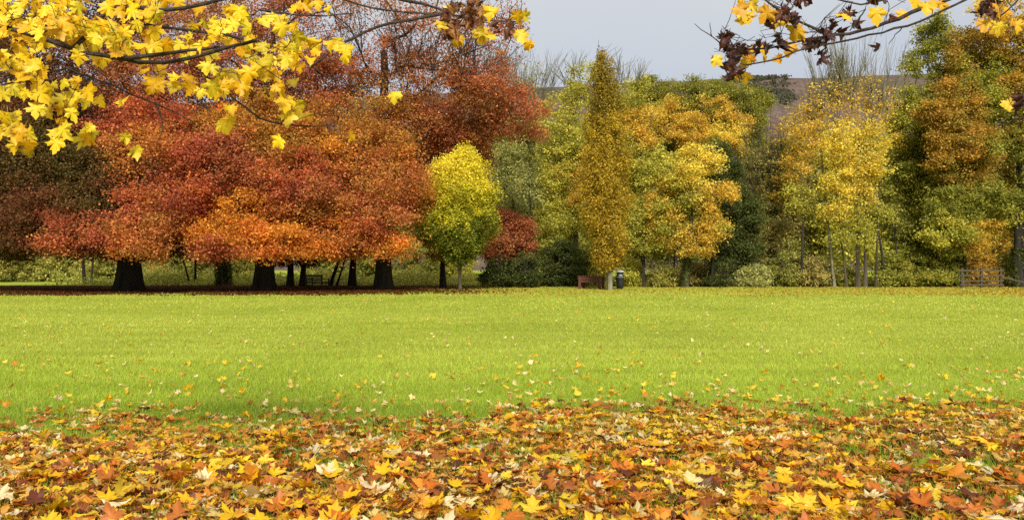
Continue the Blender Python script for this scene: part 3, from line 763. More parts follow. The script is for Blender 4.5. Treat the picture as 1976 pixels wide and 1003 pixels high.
# ---- the wood behind, one mass
C, B, K = [], [], []
for (u, v, ru, rv, pal) in [(-200, 440, 160, 90, 'olive'), (60, 450, 150, 70, 'under'), (300, 460, 150, 50, 'under'), (520, 440, 150, 60, 'olive'), (720, 450, 140, 55, 'under'), (900, 420, 120, 90, 'olive'), (1010, 440, 90, 90, 'greyg'), (1100, 470, 90, 70, 'olive'),
                            (1210, 410, 80, 120, 'olive'), (1300, 440, 90, 100, 'olive'), (1470, 400, 80, 120, 'twiggy'), (1560, 400, 80, 110, 'twiggy'), (1400, 450, 80, 80, 'under'), (1520, 480, 80, 60, 'under'), (1640, 440, 80, 90, 'ygreen'), (1600, 330, 80, 80, 'ygreen'), (1690, 330, 70, 90, 'olive'), (1520, 330, 70, 70, 'twiggy'), (1100, 330, 90, 110, 'ygreen'), (1230, 300, 80, 100, 'olive'), (870, 300, 90, 80, 'rust'), (700, 310, 130, 70, 'rust'), (500, 320, 140, 80, 'rust'), (1000, 320, 80, 100, 'greyg'), (1720, 430, 80, 110, 'olive'), (1800, 400, 90, 130, 'olive'), (1900, 400, 100, 140, 'orol'), (2050, 400, 140, 140, 'olive')]:
    c, b, k, _ = lobe_leaves(88, [(u, v, ru, rv, rng.uniform(-4, 4), pal, .8)], .32, 3.2, .8, .5, .5)
    C.append(c); B.append(b); K.append(k)
v, q, col = leaf_cards(np.concatenate(C), np.concatenate(B), .32, np.concatenate(K))
tag(link('distant_wood', mk_mesh('distant_wood', v, [q], fcol=col), M_leaf), 'mass of mixed autumn woodland behind the trees of the lawn edge', 'wood', kind='stuff')
n = 130000
uu = rng.uniform(60, 2050, n); uu = np.where(rng.random(n) < np.clip((uu - 60) / 260, 0, 1) ** 2, uu, rng.uniform(300, 2050, n)); yy = rng.uniform(56.5, 70, n)
pt = np.stack([uu * .02, yy * .2, yy * 0], -1)
hh = rng.uniform(0, 1, n) ** .7 * (.55 + .35 * noise3(pt, .5, 15)) * np.interp(yy, [56.5, 60, 70], [.35, 1, 1.5])
c = np.stack([(uu - 988) / F * yy, yy, np.maximum(hh, .04)], -1)
pk = np.concatenate([PAL['under'], PAL['olive'], PAL['twiggy'], PAL['ivy'], PAL['ygreen'][:1]])
col = pk[((noise3(pt, 1.1, 16) * .5 + .5) * len(pk) + rng.uniform(-2, 2, n)).astype(int) % len(pk)] * rng.uniform(.6, 1.3, n)[:, None]
lf = uu < 930
pb_ = PAL['bright']; col[lf] = pb_[rng.integers(0, len(pb_), lf.sum())] * rng.uniform(.9, 1.6, lf.sum())[:, None]  # left part brightened in its colour to offset the shade of the beeches
low = lf & (rng.random(n) < .55)
c[low, 2] *= .5
v, q, col = leaf_cards(c, np.array([0, -.3, .6]) + c * 0, .2, col)
tag(link('undergrowth', mk_mesh('undergrowth', v, [q], fcol=col), M_leaf), 'low tangled undergrowth on the floor of the wood edge', 'undergrowth', kind='stuff')
# conifers and scrub on the hill
n = 1100
x = rng.uniform(190, 300, n); y = rng.uniform(560, 800, n)
uh = 988 + x / y * F
msk = (noise3(np.stack([x, y, y * 0], -1), .035, 18) > .1) & (uh > 1385 + 30 * noise3(np.stack([x, y, y * 0], -1), .02, 8)) & (uh < 1508 + (800 - y) * .12)
x2 = rng.uniform(-60, 240, 330); y2 = rng.uniform(788, 806, 330)
m2 = (noise3(np.stack([x2, y2, y2 * 0], -1), .03, 12) > .3)
x = np.concatenate([x[msk], x2[m2]]); y = np.concatenate([y[msk], y2[m2]])
z = hill_z(x, y)
m6 = 22
c = np.repeat(np.stack([x, y, z], -1), m6, 0) + np.stack([rng.normal(0, 1.7, len(x) * m6), rng.normal(0, 1.7, len(x) * m6), rng.uniform(0, 3.2, len(x) * m6)], -1)
v, q, col = leaf_cards(c, np.array([0, 0, .6]) + c * 0, 2.2, lin((112, 110, 90), .6) * rng.uniform(.7, 1.3, len(c))[:, None])
tag(link('hillside_wood', mk_mesh('hillside_wood', v, [q], fcol=col), M_leaf), 'dark patches of woodland on the brown hill under the ridge', 'wood', kind='stuff')

# ------------------------------------------------------------------ benches, bin, fence
def rotz(a):
    c, s = math.cos(a), math.sin(a)
    return np.array([[c, -s, 0], [s, c, 0], [0, 0, 1]])

def slat_bench():
    r = empty('park_bench', (P(612, 0, 51.5)[0], 51.5, 0), math.radians(-36))
    tag(r, 'dark wooden bench with an upright slatted back and armrests under the copper beeches', 'bench')
    W, D = 1.62, .56
    b = MB()
    for i in range(5): b.box((0, -.16 + i * .105, .43), (W - .02, .085, .025))
    b.box((0, .3, .39), (W - .12, .03, .09)); b.box((0, -.22, .39), (W - .12, .03, .09))
    b.build('seat', M_wood, r)
    b = MB()
    b.box((0, -.30, .86), (W, .05, .10)); b.box((0, -.27, .53), (W - .12, .04, .07))
    for i in range(15): b.box((-.7 + i * .1, -.285, .69), (.05, .018, .26), bev=.003)
    b.build('backrest', M_wood, r)
    for sx in (-1, 1):
        MB().box((sx * (W / 2 - .035), -.27, .45), (.07, .07, .9)).build('leg', M_wood, r)
        MB().box((sx * (W / 2 - .035), .28, .31), (.07, .07, .62)).build('leg', M_wood, r)
        MB().box((sx * (W / 2 - .035), .03, .64), (.085, .62, .035)).box((sx * (W / 2 - .035), .0, .2), (.04, .48, .05)).build('armrest', M_wood, r)
slat_bench()

def plank_bench():
    r = empty('park_bench', (P(1141, 0, 50.5)[0], 50.5, 0), math.radians(-30))
    tag(r, 'low red brown bench of heavy planks behind the pale trunk of the narrow column tree', 'bench')
    W = 1.5
    b = MB()
    for i in range(3): b.box((0, -.12 + i * .17, .42), (W - .3, .155, .05))
    b.build('seat', M_woodr, r)
    b = MB()
    b.box((0, -.30, .80), (W + .1, .09, .055)); b.box((0, -.275, .67), (W - .3, .04, .17)); b.box((0, -.275, .49), (W - .3, .04, .15))
    b.build('backrest', M_woodr, r)
    for sx in (-1, 1):
        MB().box((sx * (W / 2 - .08), -.27, .385), (.16, .12, .77)).build('leg', M_woodr, r)
        MB().box((sx * (W / 2 - .08), .32, .385), (.16, .12, .77)).build('leg', M_woodr, r)
        a = MB().box((sx * (W / 2 - .08), .05, .80), (.15, .60, .055)).box((sx * (W / 2 - .08), .02, .66), (.05, .46, .15)).box((sx * (W / 2 - .08), .02, .47), (.05, .46, .14))
        a.build('armrest', M_woodr, r)
plank_bench()

def litter_bin():
    Y = 50.5
    r = empty('litter_bin', (P(1196.5, 0, Y)[0], Y, 0))
    tag(r, 'black round litter bin with a pale grey domed lid, right of the narrow column tree', 'litter bin')
    MB().lathe([(0, 0), (.20, 0), (.205, .06), (.225, .08), (.245, .3), (.262, .66), (.27, .80), (.27, .83), (.255, .835), (.255, .86), (.0, .86)], 28).build('body', M_bin, r, True)
    MB().lathe([(.272, .74), (.279, .745), (.279, .765), (.272, .77)], 28).build('upper_band', M_band, r, True)
    MB().lathe([(.258, .43), (.264, .435), (.264, .448), (.258, .455)], 28).build('lower_band', M_bin, r, True)
    hd = MB()
    for k in range(4):
        a = k * math.pi / 2 + .6
        hd.box((.22 * math.cos(a), .22 * math.sin(a), .96), (.10, .07, .26), rotz(a))
    hd.lathe([(.20, .855), (.20, 1.08)], 24)
    hd.build('hood', M_bin, r)
    MB().lathe([(.0, 1.06), (.27, 1.06), (.285, 1.075), (.28, 1.10), (.22, 1.15), (.12, 1.185), (0, 1.195)], 28).build('lid', M_lid, r, True)
    th = np.linspace(-.45, .45, 8) - math.pi / 2
    vv = np.concatenate([np.stack([.274 * np.cos(th), .274 * np.sin(th), th * 0 + h], -1) for h in (.84, .93)])
    i = np.arange(7)
    o = link('label_plate', mk_mesh('label_plate', vv, [np.stack([i, i + 1, i + 9, i + 8], -1)]), M_band, r)
litter_bin()

def fence():
    Y = 52.0
    x0, x1 = P(1856, 0, Y)[0], P(1931, 0, Y)[0]
    r = empty('wooden_fence', ((x0 + x1) / 2, Y, 0))
    tag(r, 'low weathered post and rail fence among the shrubs at the right edge', 'fence')
    hw = (x1 - x0) / 2
    for px in (-hw, 0, hw): MB().box((px, 0, .66), (.13, .13, 1.36)).build('post', M_woodf, r)
    for h in (.22, .5, .82, 1.14): MB().box((0, -.085, h + rng.uniform(-.02, .02)), (2 * hw + .3, .04, .105), bev=.004).build('rail', M_woodf, r)
    a = math.radians(-14)
    M = np.array([[math.cos(a), 0, -math.sin(a)], [0, 1, 0], [math.sin(a), 0, math.cos(a)]])
    MB().box((hw + .85, -.1, .55), (1.8, .05, .1), M).build('rail', M_woodf, r)
fence()

# ------------------------------------------------------------------ maple leaves
half = [(.12, -.06, 0), (.28, -.02, -.3), (.50, -.07, 1), (.42, .07, 0), (.385, .16, -1), (.52, .23, .2), (.70, .41, 1), (.55, .43, .2), (.50, .55, .4), (.40, .50, -.4), (.27, .50, -1), (.28, .63, 0), (.32, .75, .4), (.17, .77, .1), (.10, .90, .4)]
OUT = np.array([(0, 0, -.6)] + half + [(0, 1.04, 1)] + [(-x, y, w) for x, y, w in half[::-1]])
NO = len(OUT)
CEN = np.array([0, .26])
def leaf_template(lod):
    rings = ([.5, 1.0] if lod else [1.0])
    v = [np.array([[CEN[0], CEN[1], 0, 0]])]
    for s in rings:
        xy = CEN + (OUT[:, :2] - CEN) * s
        v.append(np.column_stack([xy, OUT[:, 2] * s * s, np.full(NO, s)]))
    v = np.concatenate(v)
    i = np.arange(NO); j = (i + 1) % NO
    tris = np.stack([0 * i, 1 + i, 1 + j], -1)
    quads = np.stack([1 + i, 1 + NO + i, 1 + NO + j, 1 + j], -1) if lod else np.zeros((0, 4), int)
    nb = len(v)      # petiole
    v = np.concatenate([v, [[-.012, .02, 0, .2], [.012, .02, 0, .2], [.03, -.32, 0, .9], [.02, -.62, 0, .9]]])
    quads = np.concatenate([quads, [[nb, nb + 1, nb + 2, nb + 2 + 1]]])
    return v, tris, quads
TPL = {0: leaf_template(0), 1: leaf_template(1)}

def maple_leaves(pos, right, up, size, curl, col, lod=1, edge=.8, dry=.35):
    """pos (N,3) leaf base; right/up unit vectors; curl (N,3) bend terms"""
    T, tris, quads = TPL[lod]
    N, V = len(pos), len(T)
    fold = rng.normal(0, dry * .55, N); squash = 1 - dry * rng.random(N) * .45
    nrm = np.cross(right, up)
    x = T[None, :, 0]; y = T[None, :, 1] - .26
    pet = T[:, 1] < -.1
    x = x * squash[:, None]
    z = fold[:, None] * np.abs(x) + curl[:, 0:1] * x * x + curl[:, 1:2] * y * y + curl[:, 2:3] * x * y + .07 * T[None, :, 2]
    z = np.where(pet[None] & (np.abs(T[None, :, 0]) < .05), z * .3, z)
    # keep the leaf's length when it bends
    k = 1 / np.sqrt(1 + (curl[:, 0:1] * x * 1.3) ** 2); ky = 1 / np.sqrt(1 + (curl[:, 1:2] * y * 1.3) ** 2)
    v = pos[:, None] + size[:, None, None] * ((x * k)[..., None] * right[:, None] + (y * ky + .26)[..., None] * up[:, None] + z[..., None] * nrm[:, None])
    v = v + (rng.normal(0, .022 + .02 * dry, (N, V, 3)) * T[None, :, 3:4] * size[:, None, None])
    off = (np.arange(N) * V)[:, None, None]
    c = np.repeat(col[:, None], V, 1)
    e = T[None, :, 3:4] ** 2
    c = c * (1 + (edge - 1) * e * rng.uniform(.2, 1.2, (N, 1, 1))) * rng.uniform(.88, 1.12, (N, V, 1))
    c[:, -4:] = c[:, -4:] * .3 + lin((170, 110, 60), .5) * .7
    return v.reshape(-1, 3), [(tris[None] + off).reshape(-1, 3), (quads[None] + off).reshape(-1, 4)], np.clip(c, 0, .95).reshape(-1, 3)

def frames(n, tilt, droop=None):
    """leaf lying roughly flat, random heading, tilted by tilt (rad)"""
    nn = unit(np.column_stack([rng.normal(0, 1, n) * np.sin(tilt), rng.normal(0, 1, n) * np.sin(tilt), np.cos(tilt) + .02]))
    up = unit(np.cross(nn, unit(rng.normal(size=(n, 3)))))
    return np.cross(up, nn), up

KL = .72
LC = {k: np.array([lin(c, KL) for c in v]) for k, v in dict(
    yellow=[(255, 206, 28), (252, 192, 22), (254, 216, 60)],
    orange=[(232, 146, 42), (218, 122, 36), (240, 166, 54)],
    brown=[(182, 100, 40), (150, 76, 32), (196, 116, 48), (112, 54, 26)],
    pale=[(255, 232, 160), (252, 220, 130), (250, 228, 176)],
    tan=[(236, 176, 70), (228, 160, 58), (242, 190, 84)]).items()}

def carpet_edge(x):                              # how far the carpet reaches, by x
    return 8.0 + .10 * x + .35 * np.sin(x * 1.1) + .25 * np.sin(x * 2.9 + 1) + .02 * x * x * (x > 0) * .3

# the deep carpet
def carpet(n, lod, zlo, zhi, tmean, layer, s0=.07, s1=.165, ck=1.0):
    y = 3.0 + (rng.random(n) ** .85) * 6.8
    x = rng.uniform(-1, 1, n) * (y * .66 + 2.2)
    p2 = np.stack([x, y, x * 0], -1)
    dens = np.clip((carpet_edge(x) + .45 - y) / 1.3, 0, 1) ** 1.1 * np.clip(1.0 + .8 * noise3(p2, .75, 21), .22, 1)
    k = rng.random(n) < dens
    x, y = x[k], y[k]; m = len(x)
    size = rng.uniform(s0, s1, m)
    curl = np.column_stack([rng.normal(.1, .5, m), rng.normal(.05, .42, m), rng.normal(0, .4, m)]) * ck
    w = rng.random(m); cn = noise3(np.stack([x, y, x * 0], -1), .35, 33) * .08
    names = ['yellow', 'orange', 'tan', 'pale', 'brown']
    cum = np.cumsum(layer)
    ci = np.searchsorted(cum, np.clip(w + cn, 0, .999))
    tilt = np.abs(rng.normal(0, tmean, m)) * np.interp(y, [5.5, 7.5], [1, .4]) * np.array([1.7, 1.2, .8, .35, 1.0])[ci]
    r, u = frames(m, tilt)
    col = np.zeros((m, 3))
    for i, nmn in enumerate(names):
        s = ci == i; pk = LC[nmn]; col[s] = pk[rng.integers(0, len(pk), s.sum())]
    col = col * rng.uniform(.75, 1.2, m)[:, None]
    z = rng.uniform(zlo, zhi, m) + np.sin(tilt) * size * .3
    v, fs, c = maple_leaves(np.stack([x, y, z], -1) - u * (size * .3)[:, None], r, u, size, curl, col, lod, .8, .7)
    zz = v[:, 2]                                             # the heap settles: nothing stands much above a hand's width
    v[:, 2] = np.where(zz > .06, .06 + (zz - .06) * .5, np.maximum(zz, .002 + .1 * np.maximum(zz, 0)))
    return v, fs, c
parts = [carpet(14000, 0, .004, .02, .2, [.05, .20, .18, .12, .45]), carpet(12500, 1, .012, .055, .40, [.25, .23, .17, .20, .15], .065, .145), carpet(11000, 0, .02, .05, .4, [.12, .18, .20, .20, .30], .028, .07, 1.6)]
V, FF, CC, off = [], [], [], 0
for v, fs, c in parts:
    V.append(v); FF += [f + off for f in fs]; CC.append(c); off += len(v)
tag(link('leaf_carpet', mk_mesh('leaf_carpet', np.concatenate(V), FF, pcol=np.concatenate(CC), smooth=True), M_maple),
    'deep carpet of fallen yellow, orange and brown maple leaves across the foreground', 'fallen leaves', kind='stuff')

# leaves lying singly on the lawn: the farther ones as one mass
def scatter(n, y0, y1, size, flat):
    y = y0 * (y1 / y0) ** rng.random(n); x = rng.uniform(-1, 1, n) * (y * .66 + 2)
    return x, y
x, y = scatter(2300, 9.5, 44, .1, True)
keep = rng.random(len(x)) < np.interp(y, [9, 14, 25, 44], [.35, .35, .6, 1])
x, y = x[keep], y[keep]
xe = rng.uniform(-7.5, 7.5, 520); ye = carpet_edge(xe) + .1 + rng.exponential(.9, 520)
x, y = np.concatenate([x, xe]), np.concatenate([y, ye]); m = len(x)
r, u = frames(m, np.abs(rng.normal(0, .6, m)))
pk = np.concatenate([LC['yellow'], LC['pale'], LC['pale'], LC['tan']])
sz = rng.uniform(.04, .08, m)
v, fs, c = maple_leaves(np.stack([x, y, .035 + rng.random(m) * .03], -1), r, u, sz, rng.normal(0, .5, (m, 3)), pk[rng.integers(0, len(pk), m)] * rng.uniform(.85, 1.2, m)[:, None], 0)
tag(link('scattered_leaves', mk_mesh('scattered_leaves', v, fs, pcol=c), M_maple), 'small pale yellow leaves dotted far across the open lawn', 'fallen leaves', kind='stuff')

# yellow drift along the wood edge at right, brown litter under the beeches
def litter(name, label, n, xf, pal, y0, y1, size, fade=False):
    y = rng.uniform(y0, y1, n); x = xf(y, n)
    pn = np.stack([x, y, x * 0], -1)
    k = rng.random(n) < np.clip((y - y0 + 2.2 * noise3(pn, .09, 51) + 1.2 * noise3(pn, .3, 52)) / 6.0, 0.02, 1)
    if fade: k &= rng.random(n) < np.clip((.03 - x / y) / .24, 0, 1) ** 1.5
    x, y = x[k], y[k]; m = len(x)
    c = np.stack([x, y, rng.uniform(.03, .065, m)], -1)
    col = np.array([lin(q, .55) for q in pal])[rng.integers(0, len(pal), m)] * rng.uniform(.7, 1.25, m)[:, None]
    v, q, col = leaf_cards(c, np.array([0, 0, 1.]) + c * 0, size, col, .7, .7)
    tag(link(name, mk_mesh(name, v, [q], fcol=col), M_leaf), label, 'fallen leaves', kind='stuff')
litter('yellow_leaf_drift', 'thin drift of yellow leaves along the grass in front of the wood edge', 13000,
       lambda y, n: (.70 - .78 * rng.random(n) ** 1.6) * y, [(240, 200, 70), (226, 170, 60), (250, 220, 110), (200, 140, 60)], 37, 56, .10)
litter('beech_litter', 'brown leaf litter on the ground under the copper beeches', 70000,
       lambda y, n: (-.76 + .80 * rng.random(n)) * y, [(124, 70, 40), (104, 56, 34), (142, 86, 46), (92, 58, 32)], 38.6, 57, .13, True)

# ---- the nearest leaves, each one an object
RG = {'yellow': 'bright yellow maple leaves on top of the carpet nearest the camera', 'orange': 'orange maple leaves on top of the carpet nearest the camera',
      'pale': 'pale undersides of maple leaves on top of the carpet nearest the camera', 'brown': 'dark brown maple leaves on top of the carpet nearest the camera',
      'lawn': 'single yellow leaves on the open grass just beyond the carpet'}
RL = {'yellow': 'bright yellow maple leaf lying on top of the leaf carpet nearest the camera', 'orange': 'orange maple leaf lying on top of the leaf carpet nearest the camera',
      'pale': 'pale cream maple leaf showing its underside on the leaf carpet nearest the camera', 'brown': 'curled dark brown maple leaf on top of the leaf carpet nearest the camera',
      'lawn': 'single yellow maple leaf lying on short green grass just beyond the leaf carpet'}
proto = {}
for kname in RL:
    proto[kname] = []
    pk = LC['yellow'] if kname == 'lawn' else LC[kname]
    for i in range(7):
        cl = rng.normal(0, .3 if kname != 'brown' else .6, (1, 3))
        v, fs, c = maple_leaves(np.array([[0, -.3, 0.]]), np.array([[1., 0, 0]]), np.array([[0, 1., 0]]), np.array([1.]), cl, pk[rng.integers(0, len(pk), 1)] * rng.uniform(.9, 1.15), 1)
        me = mk_mesh('fallen_leaf', v, fs, pcol=c, smooth=True); me.materials.append(M_maple)
        proto[kname].append(me)
first = {}
def drop_leaf(kname, x, y, z, tiltx, tilty, rz, s):
    me = proto[kname][int(rng.integers(0, 7))]
    o = bpy.data.objects.new('fallen_leaf', me)
    COL.objects.link(o)
    o.location = (x, y, z); o.rotation_euler = (tiltx, tilty, rz); o.scale = (s, s, s)
    tag(o, RL[kname], 'leaf', RG[kname])
for i in range(190):
    y = 4.15 + rng.random() * 1.5; x = rng.uniform(-.66, .66) * y
    kname = rng.choice(['yellow', 'orange', 'pale', 'brown'], p=[.45, .2, .2, .15])
    drop_leaf(kname, x, y, .065 + rng.random() * .03, rng.normal(.22, .3), rng.normal(0, .28), rng.uniform(0, 6.3), rng.uniform(.10, .15))
for i in range(110):
    y = 8.3 * (12.0 / 8.3) ** rng.random(); x = rng.uniform(-.66, .66) * y
    drop_leaf('lawn', x, max(y, carpet_edge(x) + .2), .05 + rng.random() * .02, rng.normal(.5, .4), rng.normal(0, .5), rng.uniform(0, 6.3), rng.uniform(.045, .085))

# ------------------------------------------------------------------ grass
V, FC = [], []
for (y0, y1, n, h, w) in [(3.2, 8.5, 90000, .075, .006), (7.0, 14, 150000, .055, .009), (14, 26, 120000, .05, .017), (26, 60, 120000, .055, .034)]:
    y = y0 + (y1 - y0) * rng.random(n) ** .9
    x = rng.uniform(-1, 1, n) * (y * .66 + 1.8)
    hh = h * rng.uniform(.5, 1.35, n)
    th = rng.uniform(0, 6.3, n)
    ln = hh * rng.uniform(.1, .9, n)
    la = rng.uniform(0, 6.3, n)
    b = np.stack([x, y, 0 * x + .0], -1)
    sd = np.stack([np.cos(th), np.sin(th) * .6, 0 * x], -1) * (w * rng.uniform(.6, 1.3, n) * .5)[:, None]
    tip = b + np.stack([np.cos(la) * ln, np.sin(la) * ln, hh], -1)
    V.append(np.stack([b - sd, b + sd, tip], 1).reshape(-1, 3))
    p = np.stack([x, y, 0 * x], -1)
    t = np.clip(.46 + .22 * noise3(p * np.array([.4, 1.2, 1]), .12, 41) + .25 * noise3(p * np.array([.5, 1.6, 1]), .5, 43) + rng.normal(0, .24, n), 0, 1)[:, None]
    col = lin((164, 182, 54), .66) * (1 - t) + lin((214, 222, 92), .66) * t
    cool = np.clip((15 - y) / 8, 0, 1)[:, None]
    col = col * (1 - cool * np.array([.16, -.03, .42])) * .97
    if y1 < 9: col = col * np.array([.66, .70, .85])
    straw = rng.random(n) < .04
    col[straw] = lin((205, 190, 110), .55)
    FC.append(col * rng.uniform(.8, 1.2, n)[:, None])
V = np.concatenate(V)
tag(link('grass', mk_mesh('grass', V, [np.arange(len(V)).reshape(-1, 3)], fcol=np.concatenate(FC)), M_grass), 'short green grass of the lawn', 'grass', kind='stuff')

# ------------------------------------------------------------------ the two maples whose boughs hang into view
def hang_leaves(pts, size, pal, face, droop, curl, lod=1, edge=.85):
    n = len(pts)
    up = unit(np.column_stack([rng.normal(0, .5, n), rng.normal(0, .45, n) - .15, -np.ones(n) * droop + rng.normal(0, .35, n)]))
    nn = unit(np.column_stack([rng.normal(0, face, n), -np.ones(n), rng.normal(.35, face, n)]))
    right = unit(np.cross(up, nn)); right = np.where((rng.random(n) < .5)[:, None], right, right)
    pk = np.array([lin(c, .74) for c in pal])
    col = pk[rng.integers(0, len(pk), n)] * rng.uniform(.82, 1.15, n)[:, None]
    return maple_leaves(pts, right, up, size, curl, col, lod, edge)

def bough_tree(label, tx, ty, tr, th, lines, clusters, dead, Yb, yel, deadpal, group=None):
    root = empty('maple_tree', (tx, ty, 0))
    tag(root, label, 'tree')
    base = np.array([tx, ty, 0.])
    tp = base + np.linspace(0, 1, 9)[:, None] * np.array([.2 * np.sign(-tx), .2, th])
    v, q = trunk_mesh(tp - base, tr, tr * .6, .3, 5, 20, seed=5)
    link('trunk', mk_mesh('trunk', v, [q], smooth=True), M_barkn, root)
    nodes, par, pl = [], [], []
    bm = MB()
    for (pts, r0, r1, src) in lines:                         # photo polylines with depth; src: z on the trunk or None
        w = [P(a, b, Yb + c - (.18 if r0 > .009 else .05)) for a, b, c in pts]
        if src is not None: w = [np.array([tx + .2 * np.sign(-tx) * src / th, ty + .2 * src / th, src]), w[0] * .45 + np.array([tx, ty, src]) * .55 + np.array([0, 0, .15])] + w
        w = np.array(w)
        t0 = np.concatenate([[0], np.cumsum(np.linalg.norm(np.diff(w, axis=0), axis=1))])
        tt = np.linspace(0, t0[-1], max(6, int(t0[-1] / .07)))
        # smooth resample
        ww = np.stack([np.interp(tt, t0, w[:, i]) for i in range(3)], -1)
        for _ in range(2): ww[1:-1] = ww[1:-1] * .5 + (ww[:-2] + ww[2:]) * .25
        ww[1:-1] += rng.normal(size=(len(ww) - 2, 3)) * .003
        f = tt / tt[-1]
        rad = r0 + (r1 - r0) * f
        if src is not None: rad = np.maximum(rad, rad + np.clip(.35 - f, 0, 1) * tr * .5)
        rad = rad * (1 + .06 * np.sin(np.arange(len(rad)) * 1.9) + rng.uniform(-.06, .06, len(rad)))
        bm.tube(ww - base, rad, 8)
        i0 = len(nodes)
        for i, p in enumerate(ww):
            nodes.append(p); par.append(i0 + i - 1 if i else -1); pl.append(.15 * f[i])
    bm.build('boughs', M_barkn, root, True)
    def pick(cl):
        out = []
        for (u, v, ru, rv, n) in cl:
            a = unit(rng.normal(size=(n, 2))) * (rng.random(n) ** .5)[:, None]
            out += [P(u + a[i, 0] * ru, v + a[i, 1] * rv, Yb + np.clip(rng.normal(0, .25), -.4, .5)) for i in range(n)]
        return np.array(out)
    lv, dv = pick(clusters), pick(dead)
    tg = np.concatenate([lv, dv])
    N, PA, PL = skeleton(np.array(nodes), np.array(par), np.array(pl), tg + np.array([0, 0, .05]), seg=.09, wander=.14, rise=.10)
    bv, bq = branch_mesh(N, PA, len(nodes), .012, .0022, .5, .009)
    link('twigs', mk_mesh('twigs', bv - base, [bq], smooth=True), M_barkn, root)
    n = len(lv)
    v, fs, c = hang_leaves(lv - base, rng.uniform(.062, .108, n), yel, .42, 1.0, np.column_stack([rng.normal(.25, .35, n), rng.normal(-.25, .35, n), rng.normal(0, .3, n)]))
    link('leaves', mk_mesh('leaves', v, fs, pcol=c, smooth=True), M_maple, root)
    if len(dv):
        n = len(dv)
        v, fs, c = hang_leaves(dv - base, rng.uniform(.038, .07, n), deadpal, .8, 1.0, np.column_stack([rng.normal(1.6, 1.0, n), rng.normal(-.5, .9, n), rng.normal(0, .9, n)]))
        link('withered_leaves', mk_mesh('withered_leaves', v, fs, pcol=c, smooth=True), M_dead, root)
    return root

